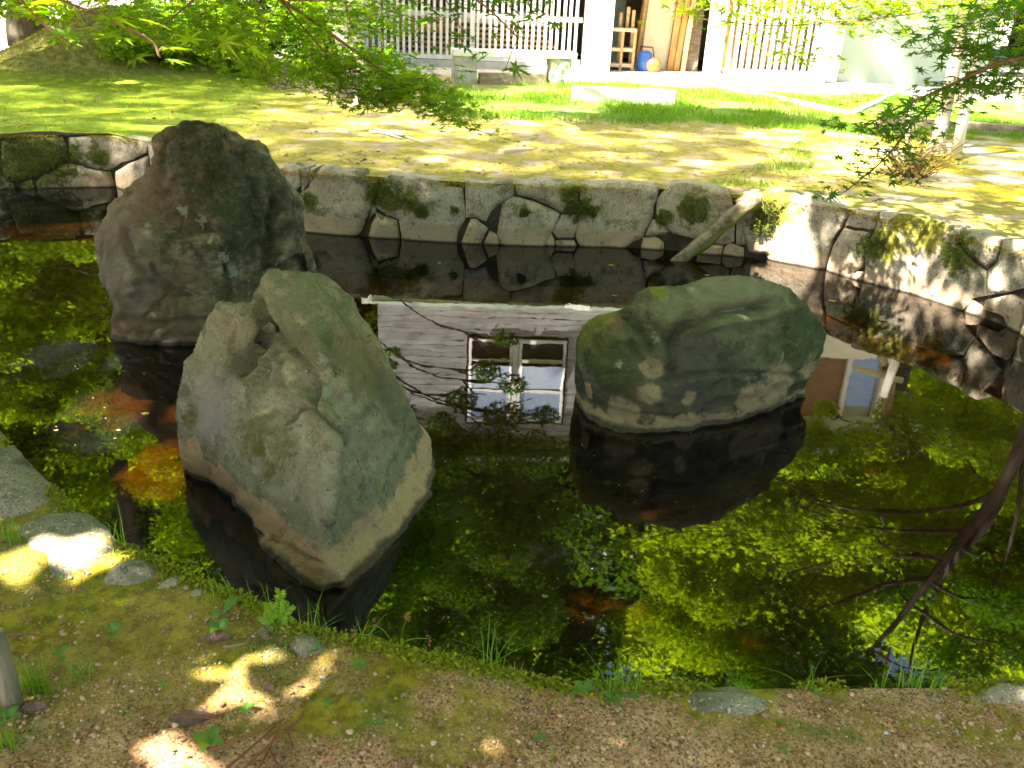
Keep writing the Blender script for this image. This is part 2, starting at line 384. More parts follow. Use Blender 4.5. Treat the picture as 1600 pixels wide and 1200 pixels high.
def build_ground():
    pts = []; edges = []
    def ring(L):
        n0 = len(pts); pts.extend(L); edges.extend((n0+i, n0+(i+1) % len(L)) for i in range(len(L)))
    def dens(L, d):
        out = []
        for a, b in zip(L, L[1:]+L[:1]):
            n = max(1, int((Vector(b)-Vector(a)).length/d)); out += [tuple(Vector(a).lerp(Vector(b), i/n)) for i in range(n)]
        return out
    B = 260
    ring([(-B, -B), (B, -B), (B, B), (-B, B)]); ring(dens([Vector(p) for p in POND], .15))
    def grid(x0, x1, y0, y1, d, excl=None):
        nx = int((x1-x0)/d); ny = int((y1-y0)/d)
        for i in range(nx):
            for j in range(ny):
                p = (x0+(i+random.random()*.6)*d, y0+(j+random.random()*.6)*d)
                if excl and excl[0] < p[0] < excl[1] and excl[2] < p[1] < excl[3]: continue
                if not in_poly(p, POND): pts.append(p)
    grid(-2.2, 2.4, 1.1, 3.2, .035)
    grid(-7, 7, 6, 12, .14)
    grid(-14, 14, 0, 24, .4, (-7, 7, 1.1, 12)); grid(-60, 60, -30, 80, 4, (-14, 14, 0, 24))
    r = geometry.delaunay_2d_cdt([Vector(p) for p in pts], edges, [], 0, 1e-5)
    vs2, fs = r[0], r[2]; V = [(p.x, p.y, gz(p.x, p.y)) for p in vs2]
    for i, p in enumerate(V):
        if 0.9 < p[1] < 3.3 and abs(p[0]) < 2.6:
            q = Vector(p); V[i] = (p[0], p[1], p[2]+.018*noise.fractal(q*5, 1, 2, 4))
    keep = []
    for f in fs:
        cx = sum(V[i][0] for i in f)/len(f); cy = sum(V[i][1] for i in f)/len(f)
        if not in_poly((cx, cy), POND): keep.append(f)
    o = mesh_py('ground', V, keep, M['ground'], smooth=True); o['kind'] = 'structure'; return o
build_ground()

# pond bed, banks and water
k = Mat('pond_bed_silt', .9, .2)
c = k.mix(k.step(k.noise(3, 7, .7), .35, .65), (.26, .14, .025), (.50, .31, .06)); c = k.mix(k.step(k.noise(14, 6, .7), .55, .68), c, (.12, .06, .02))
k.color(c); k.bump(k.noise(9, 7, .7), .7, .05); M['bed'] = k.m
bv = []; nb = 70
for i in range(nb+1):
    for j in range(nb+1):
        x_ = -13.5+20*i/nb; y_ = 1+9*j/nb
        bv.append((x_, y_, -.38+.08*noise.fractal(Vector((x_*.8, y_*.8, 1)), 1, 2, 4)))
bf = [(i*(nb+1)+j, (i+1)*(nb+1)+j, (i+1)*(nb+1)+j+1, i*(nb+1)+j+1) for i in range(nb) for j in range(nb)]
o = mesh_py('pond_bed', bv, bf, M['bed'], smooth=True); o['kind'] = 'structure'

k = Mat('pond_water', .0); ntw = k.nt
gl = k.n('ShaderNodeBsdfGlossy'); gl.inputs['Roughness'].default_value = 0.0
rf = k.n('ShaderNodeBsdfTransparent'); rf.inputs[0].default_value = (.20, .14, .05, 1)
dfm = k.n('ShaderNodeBsdfDiffuse'); dfm.inputs[0].default_value = (.55, .60, .62, 1)
geo = k.n('ShaderNodeNewGeometry'); dt = k.n('ShaderNodeVectorMath', operation='DOT_PRODUCT'); k.l(geo.outputs['Normal'], dt.inputs[0]); k.l(geo.outputs['Incoming'], dt.inputs[1])
cs_ = k.math('ABSOLUTE', dt.outputs['Value']); frv = k.math('ADD', .12, k.math('MULTIPLY', .88, k.math('POWER', k.math('SUBTRACT', 1.0, cs_), 5.0)))   # Schlick, the same from above and below
m1 = k.n('ShaderNodeMixShader'); murk = k.step(k.noise(1.1, 5, .6), .35, .7, .001, .007); k.l(murk, m1.inputs[0]); k.l(rf.outputs[0], m1.inputs[1]); k.l(dfm.outputs[0], m1.inputs[2])
m2 = k.n('ShaderNodeMixShader'); k.l(frv, m2.inputs[0]); k.l(m1.outputs[0], m2.inputs[1]); k.l(gl.outputs[0], m2.inputs[2])
bp = k.n('ShaderNodeBump'); bp.inputs['Strength'].default_value = .02; bp.inputs['Distance'].default_value = .02
rip = k.n('ShaderNodeTexWave', wave_type='RINGS', rings_direction='SPHERICAL'); rc = atz(1065, 430, 0)
mp = k.n('ShaderNodeMapping', vector_type='POINT'); mp.inputs['Location'].default_value = (-rc.x, -rc.y, 0); k.l(k.pos, mp.inputs[0]); k.l(mp.outputs[0], rip.inputs[0]); rip.inputs['Scale'].default_value = 9
dist = k.n('ShaderNodeVectorMath', operation='DISTANCE'); k.l(k.pos, dist.inputs[0]); dist.inputs[1].default_value = rc
hh = k.math('ADD', k.noise(3.0, 3, .5), k.math('MULTIPLY', k.math('MULTIPLY', rip.outputs[1], k.step(dist.outputs['Value'], .55, .1)), .35))
k.l(hh, bp.inputs['Height']); k.l(bp.outputs[0], gl.inputs['Normal'])
k.l(m2.outputs[0], ntw.nodes['Material Output'].inputs[0]); M['water'] = k.m
wv = [Vector((x, y, 0)) for x, y in POND]
r = geometry.delaunay_2d_cdt([v.to_2d() for v in wv], [], [list(range(len(wv)))], 1, 1e-5)
o = mesh_py('pond_water', [(p.x, p.y, 0) for p in r[0]], r[2], M['water']); o['kind'] = 'structure'
if o.data.polygons[0].normal.z < 0:
    bm = bmesh.new(); bm.from_mesh(o.data); bmesh.ops.reverse_faces(bm, faces=bm.faces); bm.to_mesh(o.data); bm.free()
def skirt(name, path, top, back, mat):
    V = []; Fc = []
    for i, p in enumerate(path):
        a = path[max(i-1, 0)]; b = path[min(i+1, len(path)-1)]; t = (b-a); nrm = Vector((-t.y, t.x, 0)).normalized()*back
        V += [(p.x+nrm.x, p.y+nrm.y, top), (p.x+nrm.x, p.y+nrm.y, -.9)]
        if i: Fc.append((2*i-2, 2*i, 2*i+1, 2*i-1))
    return mesh_py(name, V, Fc, mat)

# ------------------------------------------------------------------ stone walls
class WallFrame:
    def __init__(s, path):
        s.p = [Vector((q.x, q.y, 0)) for q in path]; s.s = [0]
        for a, b in zip(s.p, s.p[1:]): s.s.append(s.s[-1]+(b-a).length)
    def hit(s, px, py):
        """pixel -> (distance along the wall, height)"""
        d = ray(px, py); best = None
        for i, (a, b) in enumerate(zip(s.p, s.p[1:])):
            e = b-a; den = d.x*e.y-d.y*e.x
            if abs(den) < 1e-9: continue
            t = (a.x*e.y-a.y*e.x)/den; u = (a.x*d.y-a.y*d.x)/den
            if -.0001 <= u <= 1.0001 and t > 0 and (best is None or t < best[2]):
                best = (s.s[i]+u*e.length, H+d.z*t, t)
        return best and best[:2]
    def point(s, u, z, out=0):
        i = 0
        while i < len(s.s)-2 and s.s[i+1] < u: i += 1
        a, b = s.p[i], s.p[i+1]; e = (b-a).normalized()
        # smooth the outward normal across corners
        def nn(j):
            j = max(0, min(len(s.p)-2, j)); q = (s.p[j+1]-s.p[j]).normalized(); return Vector((q.y, -q.x, 0))
        n = nn(i); L = s.s[i+1]-s.s[i]; f = (u-s.s[i])/L
        if f < .5: n = n.lerp(nn(i-1), .5-f)
        else: n = n.lerp(nn(i+1), f-.5)
        n.normalize(); p = a+e*(u-s.s[i]); return Vector((p.x, p.y, 0))+n*(out+.03*(.5-z)*0)+Vector((0, 0, z))
WF = WallFrame(WALL)
moss_spots = []
def wp(px, py, out=.04):
    q = WF.hit(px, py); return WF.point(q[0], q[1], out)
wall_patches = [(wp(602, 305), .17, 1), (wp(640, 315), .1, 0), (wp(895, 300), .12, 0), (wp(905, 325), .13, 1), (wp(925, 330), .07, 1), (wp(1085, 325), .15, 1), (wp(1038, 340), .08, 1),
                (wp(1205, 325), .19, 0), (wp(1190, 350), .12, 1), (wp(480, 315), .10, 1), (wp(40, 240), .42, 1), (wp(90, 245), .25, 1), (wp(158, 245), .10, 1), (wp(710, 327), .05, 1), (wp(660, 330), .07, 1), (wp(820, 330), .05, 1),
                (wp(1380, 380), .16, 0), (wp(1440, 350), .2, 0), (wp(1360, 385), .12, 1), (wp(1500, 400), .16, 1)]
M['wallstone'] = stonemat('granite_wall_stone', (.30, .25, .18), (.46, .395, .30), patches=wall_patches)
M['nearstone'] = stonemat('bank_stone', (.17, .16, .10), (.30, .27, .18), band=-1)
def stone_mesh(poly, frame, mat, parent, depth=.16, bulge=.05, gap=.0015, d=.04, seed=0, rough=1):
    """poly in (along, height); the stone's face bulges out of the wall plane"""
    P = [Vector(q) for q in poly]
    area = sum(a.x*b.y-b.x*a.y for a, b in zip(P, P[1:]+P[:1]))/2
    if area < 0: P.reverse()
    c = sum(P, Vector((0, 0)))/len(P)
    Q = []
    n = len(P)
    for i in range(n):  # inset
        a, b, e = P[i-1], P[i], P[(i+1) % n]
        d1 = (b-a).normalized(); d2 = (e-b).normalized(); nn = Vector((-(d1+d2).y, (d1+d2).x))
        if nn.length < 1e-6: nn = Vector((-d1.y, d1.x))
        Q.append(b+nn.normalized()*gap)
    out = []
    for a, b in zip(Q, Q[1:]+Q[:1]):
        m_ = max(1, int((b-a).length/d))
        for i in range(m_):
            p = a.lerp(b, i/m_); o3 = Vector((p.x*9, p.y*9, seed)); jit = .006 if i else 0
            out.append(p+Vector((noise.noise(o3), noise.noise(o3+Vector((9, 9, 9)))))*jit*1.5)
    pts = list(out); x0 = min(p.x for p in out); x1 = max(p.x for p in out); y0 = min(p.y for p in out); y1 = max(p.y for p in out)
    def edist(p):
        return min((p-geometry.intersect_point_line(p, a, b)[0].to_2d()).length if 0 <= geometry.intersect_point_line(p, a, b)[1] <= 1 else min((p-a).length, (p-b).length) for a, b in zip(Q, Q[1:]+Q[:1]))
    xx = x0
    while xx < x1:
        yy = y0
        while yy < y1:
            p = Vector((xx+random.random()*d*.5, yy+random.random()*d*.5))
            if in_poly(p, out) and edist(p) > d*.35: pts.append(p)
            yy += d
        xx += d
    no = len(out)
    r = geometry.delaunay_2d_cdt(pts, [], [list(range(no))], 1, 1e-6)
    V = []; Fc = []
    for p in r[0]:
        e = edist(p); h = bulge*(1-math.exp(-e/.012))
        q = Vector((p.x, p.y, seed)); h += rough*(.018*noise.noise(q*2.2)+.014*noise.noise(q*6)+.012*noise.noise(q*15))-.006*math.exp(-e/.015)
        V.append(frame(p.x, p.y, h))
    nfront = len(V)
    for f in r[2]: Fc.append(tuple(f))
    # sides: outline verts keep their indices order through r[3]? find by nearest
    idx = []
    for p in out:
        j = min(range(len(r[0])), key=lambda t: (r[0][t]-p).length_squared); idx.append(j)
    for p in out: V.append(frame(p.x, p.y, -depth))
    for i in range(no):
        j = (i+1) % no
        if idx[i] != idx[j]: Fc.append((idx[i], nfront+i, nfront+j, idx[j]))
    o = mesh_py('stone', V, Fc, mat, parent, smooth=True)
    try: o.data.set_sharp_from_angle(angle=math.radians(55))
    except Exception: pass
    return o
def cvt(L, x0, y0, s): return [(x0+a/s, y0+b/s) for a, b in L]
A_ = lambda L: cvt(L, 420, 220, 4); B_ = lambda L: cvt(L, 780, 240, 4); C_ = lambda L: cvt(L, 1120, 240, 3.3333); D_ = lambda L: cvt(L, 0, 190, 6.154)
stones = [
 A_([(60,170),(130,150),(185,180),(195,280),(165,320),(100,250)]), A_([(192,170),(240,165),(255,200),(240,270),(205,320),(195,270)]), A_([(260,170),(300,165),(268,240),(245,300)]),
 A_([(330,160),(400,160),(420,185),(590,190),(605,225),(675,240),(680,300),(655,360),(640,410),(620,470),(600,500),(572,572),(440,580),(350,565),(210,550),(180,500),(180,440),(230,400),(170,360),(240,290),(300,195)]),
 A_([(643,405),(668,410),(668,450),(622,490)]), A_([(670,450),(730,475),(800,500),(832,610),(740,618),(600,602),(640,520)]),
 A_([(700,250),(760,210),(900,225),(1050,245),(1110,280),(1215,300),(1228,480),(1225,500),(1180,580),(1150,640),(990,632),(840,615),(810,490),(740,470),(665,415),(665,380),(690,300)]),
 A_([(1225,250),(1530,265),(1535,340),(1460,390),(1395,440),(1360,505),(1300,480),(1232,480)]), A_([(1262,490),(1300,490),(1370,550),(1280,640),(1165,640)]), A_([(1380,565),(1430,590),(1470,645),(1300,645)]),
 B_([(20,300),(90,270),(210,300),(280,330),(380,375),(370,420),(330,490),(260,570),(130,572),(38,568),(-15,500),(0,425)]),
 B_([(110,190),(250,165),(400,180),(490,200),(497,330),(482,370),(385,372),(300,320),(200,280),(105,260)]),
 B_([(392,380),(490,385),(488,470),(465,530),(365,530),(335,495),(350,450)]),
 B_([(505,190),(660,185),(820,180),(1000,205),(990,260),(965,330),(960,390),(930,460),(900,530),(830,555),(720,572),(560,568),(478,520),(485,460),(502,370)]),
 B_([(300,515),(330,502),(350,550),(355,575),(270,575)]), B_([(355,548),(470,545),(525,580),(360,582)]),
 B_([(960,410),(1000,430),(1060,490),(1040,510),(970,520),(915,515),(930,470)]), B_([(900,530),(980,522),(1030,560),(1034,600),(880,592)]),
 B_([(1030,230),(1080,185),(1130,180),(1350,205),(1450,240),(1472,380),(1470,550),(1400,570),(1240,540),(1080,500),(1012,440),(982,380),(985,290)]),
 B_([(1130,612),(1200,560),(1240,600),(1225,640)]), B_([(1245,560),(1400,578),(1385,655),(1245,645)]), B_([(1405,590),(1440,560),(1530,590),(1555,655),(1395,662)]),
 B_([(1478,385),(1500,385),(1540,570),(1482,570)]),
 C_([(95,240),(180,200),(340,200),(520,215),(620,260),(680,320),(640,390),(600,450),(572,560),(550,610),(450,605),(330,578),(250,525),(170,520),(130,400)]),
 C_([(690,300),(720,285),(835,305),(815,400),(665,375)]), C_([(660,392),(790,412),(772,510),(762,590),(610,602),(575,592),(602,480)]), C_([(590,625),(640,605),(765,620),(768,675),(640,665)]),
 C_([(850,300),(1000,320),(1240,395),(1250,470),(1335,570),(1400,615),(1402,740),(1330,755),(1245,800),(1000,730),(775,670),(783,480),(815,420)]),
 C_([(1262,400),(1400,415),(1480,445),(1450,560),(1405,600),(1338,555),(1262,475)]), C_([(1495,440),(1598,455),(1598,700),(1520,722),(1412,738),(1412,605),(1462,560)]),
 C_([(1400,760),(1530,732),(1596,765),(1596,940),(1490,850),(1385,810)]), C_([(1258,800),(1325,765),(1375,800),(1375,835)]),
 D_([(3,190),(300,160),(600,150),(645,250),(655,370),(560,415),(400,510),(165,585),(3,565)]), D_([(655,150),(900,140),(1300,160),(1420,190),(1400,300),(1270,370),(1150,400),(1050,470),(850,440),(690,400),(662,300)]),
 D_([(600,415),(700,412),(900,460),(1050,485),(1090,580),(1085,650),(335,650),(345,590),(400,525),(540,460)]), D_([(195,600),(290,553),(322,590),(325,655),(200,655)]),
 D_([(3,575),(120,585),(178,620),(185,665),(3,670)]), D_([(1105,480),(1280,385),(1100+330,330),(1420,600),(1300,650),(1110,650)]),
]
wall = empty('stone_retaining_wall', (0, 0, 0), 'long low wall of large fitted granite stones along the far edge of the pond', 'stone wall')
fr_ = lambda u, z, h: WF.point(u, z, h)
smax = WF.hit(1597, 500)[0]; smin = WF.hit(3, 260)[0]
for i, px in enumerate(stones):
    poly = []
    for (a, b) in px:
        q = WF.hit(a, b)
        if q: poly.append((q[0], max(q[1], -.12) if q[1] > .03 else -.15))
    # drop duplicated points left by clamping
    pp = [p for j, p in enumerate(poly) if j == 0 or (Vector(p)-Vector(poly[j-1])).length > .012]
    if len(pp) > 2: stone_mesh(pp, fr_, M['wallstone'], wall, seed=i*3.1, bulge=.022 if i % 3 else .012)
# stones of the run hidden behind the tall rock, and beyond both picture edges
def fill_run(s0, s1, top, seed):
    u = s0; i = 0
    while u < s1-.05:
        w_ = min(random.uniform(.35, .75), s1-u); hmid = random.uniform(.18, .32)
        a = random.uniform(-.05, .05)
        stone_mesh([(u, -.15), (u+w_, -.15), (u+w_, hmid), (u, hmid+a)], fr_, M['wallstone'], wall, seed=seed+i, d=.09)
        stone_mesh([(u, hmid+a+.005), (u+w_, hmid+.005), (u+w_, top), (u, top)], fr_, M['wallstone'], wall, seed=seed+i+.5, d=.09); u += w_; i += 1
fill_run(WF.hit(232, 260)[0]+.02, WF.hit(432, 300)[0], .54, 200)
fill_run(WF.s[0], smin, .54, 300); fill_run(smax+.02, WF.s[-1], .54, 400)
sk = skirt('backing', WALL, .53, .035, M['earth']); sk.parent = wall; sk.data.name = 'backing'

# near bank edging stones: kerb stones laid along the edge, tops at the ground
nb_ = empty('stone_edging', (0, 0, 0), 'rough stone edging of the near bank, half buried in moss', 'stone edging')
NF = WallFrame([Vector((p.x, p.y, 0)) for p in NEAR][::-1])
def near_stone(px0, px1, width, lift, seed):
    """a slab whose pond side follows the bank from px0 to px1"""
    a = atz(*px0, NZ); b = atz(*px1, NZ); t = (b-a); L = t.length; t.normalize(); n = Vector((t.y, -t.x, 0))
    if n.y > 0: n = -n
    V = []; Fc = []; nx, ny = max(6, int(L/.035)), 9
    prof = [(.03, -.75), (.045, -.12), (.035, -.015), (.0, .0), (-.25, .012), (-.5, .015), (-.8, .006), (-.97, -.02), (-1.0, -.2)]
    for i in range(nx+1):
        f = i/nx; ed = min(f, 1-f)*L
        for j, (o_, z_) in enumerate(prof):
            oo = (o_ if o_ > 0 else o_*width*(1+.3*noise.noise(Vector((f*4, seed, 0)))))
            p = a+t*(L*f*.97+.015*L)-(-n)*(-0) + n*(-oo if o_ <= 0 else -oo)
            r = .007*noise.noise(Vector((p.x*12, p.y*12, seed)))+.010*noise.noise(Vector((p.x*4, p.y*4, seed)))
            drop = -.06*math.exp(-ed/.025)
            q = a+t*(L*f)+(n*(-oo))*(1 if o_ > 0 else 1)
            if o_ <= 0: q = a+t*(L*f)+n*(-oo)
            V.append(Vector((q.x, q.y, NZ+lift+z_+(drop+r if z_ > -.6 else 0)))+(-n)*r*2)
    m_ = len(prof)
    for i in range(nx):
        for j in range(m_-1): Fc.append((i*m_+j, (i+1)*m_+j, (i+1)*m_+j+1, i*m_+j+1))
    Fc.append(tuple(range(m_))); Fc.append(tuple(nx*m_+j for j in reversed(range(m_))))
    return mesh_py('stone', V, Fc, M['nearstone'], nb_, smooth=True)
ns = [((-60, 640), (-2, 688), .30, .012), ((0, 690), (98, 785), .22, .014), ((100, 790), (196, 864), .20, .012), ((198, 868), (262, 892), .13, .02), ((265, 896), (300, 910), .09, .018), ((303, 912), (340, 928), .08, .01), ((345, 930), (400, 955), .10, -.005),
      ((405, 958), (455, 982), .10, -.01), ((460, 984), (530, 1003), .09, .012), ((532, 1005), (640, 1032), .10, -.02), ((640, 1034), (760, 1056), .10, -.02), ((762, 1058), (880, 1082), .10, -.02), ((884, 1083), (1040, 1086), .10, -.006),
      ((1045, 1086), (1210, 1081), .10, .012), ((1215, 1081), (1400, 1079), .1, -.02), ((1405, 1078), (1500, 1077), .1, -.015), ((1505, 1077), (1660, 1076), .07, .008)]
for i, s_ in enumerate(ns): near_stone(*s_, 10+i*1.7)
sk = skirt('backing', NEAR, .40, .03, M['earth']); sk.parent = nb_

# ------------------------------------------------------------------ boulders
def boulder(name, label, mat, front, outline, back, sub=-.5, voxel=.022, disp=(.035, .014, .006), seed=0, strat=None):
    """outline: silhouette, clockwise, and front: face points, each (px, py, Y) or (px, py, None) on the waterline.
    back: world points behind. The shape is closed by a rear surface and carried down to the bed."""
    def P3(q): return atz(q[0], q[1], 0.0) if q[2] is None else aty(*q)
    out3 = [P3(q) for q in outline]; f3 = [P3(q) for q in front]
    # front surface: outline + front + underwater skirt
    V = list(out3)+list(f3); n = len(out3)
    r = geometry.delaunay_2d_cdt([Vector(proj(p)) for p in V], [], [list(range(n))], 1, 1e-4)
    bm = bmesh.new(); bv_ = [bm.verts.new(p) for p in V]; 
    mp_ = [o_[0] for o_ in r[3]]
    for f in r[2]:
        try: bm.faces.new([bv_[mp_[i]] for i in f])
        except Exception: pass
    # rear: ring -> pushed ring -> rear points
    cen = sum(out3, Vector())/n
    V2 = list(out3)+[Vector(b) for b in back]
    # water points
    wl = [i for i, q in enumerate(outline) if q[2] is None]
    low = {}
    for i in wl:
        d = Vector((out3[i].x-cen.x, out3[i].y-cen.y, 0)).normalized(); low[i] = bm.verts.new(out3[i]+d*.03+Vector((0, 0, sub)))
    for a, b in zip(wl, wl[1:]):
        bm.faces.new([bv_[a], bv_[b], low[b], low[a]])
    bb = [bm.verts.new(b) for b in back]
    # hull of silhouette + back + lowered points gives the rear surface
    bm2 = bmesh.new()
    for i, p in enumerate(out3): bm2.verts.new(p)
    for b in back: bm2.verts.new(b)
    for i in wl: bm2.verts.new(low[i].co)
    bmesh.ops.convex_hull(bm2, input=bm2.verts)
    # keep hull faces that look away from the camera
    cp = Vector((0, 0, H)); me2 = {}
    allv = bv_[:n]+bb+[low[i] for i in wl]; bm2.verts.ensure_lookup_table(); bm2.verts.index_update()
    pos = [v.co.copy() for v in allv]
    def near_(co): return allv[min(range(len(pos)), key=lambda t: (pos[t]-co).length_squared)]
    for f in bm2.faces:
        if f.normal.dot(cp-f.calc_center_median()) < 0 or f.calc_center_median().z < -.02:
            vv = [near_(v.co) for v in f.verts]
            if len(set(vv)) == 3:
                try: bm.faces.new(vv)
                except Exception: pass
    bm2.free(); bmesh.ops.recalc_face_normals(bm, faces=bm.faces)
    o = bm_obj(name, bm, mat)
    return o
def remesh(o, voxel, passes=2):
    md = o.modifiers.new('r', 'REMESH'); md.mode = 'VOXEL'; md.voxel_size = voxel; md.adaptivity = 0
    ms = o.modifiers.new('s', 'SMOOTH'); ms.iterations = passes; ms.factor = .5
    dg = bpy.context.evaluated_depsgraph_get(); me = bpy.data.meshes.new_from_object(o.evaluated_get(dg)); old = o.data
    me.materials.clear(); me.materials.append(old.materials[0]); o.modifiers.clear(); o.data = me; return me
def solid_rock(name, label, cat, mat, front, outline, depth, voxel, seed, disp, lean=0, strat_dir=(0, 0, 1), strat=(0, 1), grooves=(), gain=1.0):
    """front sheet + rear sheet made from the same outline, pushed back by depth towards the middle"""
    def P3(q): return atz(q[0], q[1], 0.0) if q[2] is None else aty(*q)
    out3 = [P3(q) for q in outline]; f3 = [P3(q) for q in front]; n = len(out3)
    V = out3+f3; P2 = [Vector(proj(p)) for p in V]
    r = geometry.delaunay_2d_cdt(P2, [], [list(range(n))], 1, 1e-4)
    bm = bmesh.new(); vf = [bm.verts.new(p) for p in V]; mp_ = [o_[0] for o_ in r[3]]
    for f in r[2]:
        try: bm.faces.new([vf[mp_[i]] for i in f])
        except Exception: pass
    low = {}
    c2 = sum((Vector((p.x, p.y, 0)) for p in out3), Vector())/n
    for i, q in enumerate(outline):
        if q[2] is None:
            low[i] = bm.verts.new(Vector((out3[i].x, out3[i].y, -.55)))
    vr = {}
    for i in range(n): vr[i] = low.get(i, vf[i])
    for i in range(n):
        j = (i+1) % n
        if i in low and j in low: bm.faces.new([vf[i], vf[j], low[j], low[i]])
        elif i in low: bm.faces.new([vf[i], vf[j], low[i]])
        elif j in low: bm.faces.new([vf[i], vf[j], low[j]])
    # rear: rings shrinking and moving back
    prev = [vr[i] for i in range(n)]
    base = [v.co.copy() for v in prev]; cc = sum(base, Vector())/n
    for sc_, dp in ((.93, .45), (.75, .85), (.4, 1.0)):
        cur = []
        for i in range(n):
            p = cc+(base[i]-cc)*sc_; p = p+Vector((0, depth*dp, 0))
            if p.z > 0: p.z = max(.0, p.z-.9*depth*dp*(H-p.z)/p.y)
            cur.append(bm.verts.new(p))
        for i in range(n):
            j = (i+1) % n; bm.faces.new([prev[i], prev[j], cur[j], cur[i]])
        prev = cur
    bm.faces.new(prev); bmesh.ops.triangulate(bm, faces=bm.faces); bmesh.ops.recalc_face_normals(bm, faces=bm.faces)
    o = bm_obj(name, bm, mat); me = remesh(o, voxel, 2)
    nv = len(me.vertices); co = np.empty(nv*3, np.float32); me.vertices.foreach_get('co', co); co = co.reshape(-1, 3)
    no = np.empty(nv*3, np.float32); me.vertex_normals.foreach_get('vector', no); no = no.reshape(-1, 3)
    sd = Vector(strat_dir).normalized(); dsp = np.zeros(nv)
    for i in range(nv):
        p = Vector(co[i]); q = p+Vector((seed, 0, 0))
        h = disp[0]*noise.fractal(q*2.6, .9, 2.1, 3)+.0035*noise.fractal(q*34, .8, 2, 3)
        rg = noise.noise(q*5.5); h -= disp[1]*max(0, 1-abs(rg)*7)      # narrow cracks
        h += disp[2]*noise.fractal(q*13, .9, 2, 4)
        vd = noise.voronoi(q*3.3+Vector((.5*noise.noise(q*3), 0, .5*noise.noise(q*4))))[0]; h -= disp[1]*1.1*max(0, 1-(vd[1]-vd[0])/.07); h += disp[1]*.9*(vd[0]-.4)
        t = p.dot(sd)*strat[1]; w_ = t+.8*noise.noise(q*1.7)
        h += strat[0]*(abs((w_ % 1)-.5)*2-.5)
        dsp[i] = h
    # cracks, steps and ribs of the real boulder, followed along their lines on its face
    q = co-np.array([0, 0, H]); d_ = q@np.array(W_); PX = np.stack([800+F*(q@np.array(R_))/d_, 600-F*(q@np.array(U_))/d_], 1); facing = ((no*-q).sum(1) > 0)
    for line, w_, dp in grooves:
        L_ = np.array(line, float); best = np.full(nv, 1e9)
        for a, b in zip(L_, L_[1:]):
            ab = b-a; t = np.clip(((PX-a)@ab)/(ab@ab), 0, 1); best = np.minimum(best, np.linalg.norm(PX-(a+t[:, None]*ab), axis=1))
        dsp -= np.where(facing, dp*gain*np.exp(-(best/w_)**2), 0)
    co += no*dsp[:, None]; me.vertices.foreach_set('co', co.ravel().astype(np.float32)); me.update()
    me.polygons.foreach_set('use_smooth', np.ones(len(me.polygons), bool))
    tag(o, label, cat); return o
N_ = None
def warp(xs, yb, kk, off=0):
    def f(px, Y):
        b = float(np.interp(px, xs, yb)); return b+(Y-b)*kk-(off if Y > b+.03 else 0)
    return f
T1 = warp([143, 175, 300, 400, 480], [5.1, 4.91, 4.86, 4.95, 5.5], .80)
T2 = warp([275, 400, 500, 620, 682], [3.45, 3.0, 2.62, 3.05, 3.6], .58)
T3 = warp([902, 934, 1000, 1084, 1151, 1240, 1290], [4.4, 4.16, 4.12, 4.10, 4.2, 4.45, 4.7], .28, .06)
def sp(px, py, Y): return tuple(aty(px, py, Y))
M['rock1'] = rockmat('brown_green_schist', (.085, .075, .034), (.24, .195, .10), (.37, .30, .175), .06, (.30, .21, .13),
    moss=[(sp(300, 215, T1(300, 5.5)), .22, (.035, .050, .018)), (sp(370, 290, T1(370, 5.5)), .42, (.035, .048, .018)), (sp(400, 330, T1(400, 5.5)), .25, (.05, .06, .02)), (sp(430, 250, T1(430, 5.8)), .2, (.06, .075, .03))],
    lichen=[(sp(x_, y_, T1(x_, 5.2)), r_*.65) for x_, y_, r_ in [(205, 320, .05), (240, 310, .04), (285, 330, .045), (315, 345, .05), (330, 375, .04), (350, 400, .05), (230, 350, .03), (200, 440, .05), (365, 425, .05), (300, 300, .03)]],
    brown=[(sp(265, 290, T1(265, 5.3)), .25, (.17, .105, .06)), (sp(230, 500, T1(230, 5.0)), .35, (.22, .15, .085)), (sp(180, 400, T1(180, 5.2)), .3, (.24, .185, .12))])
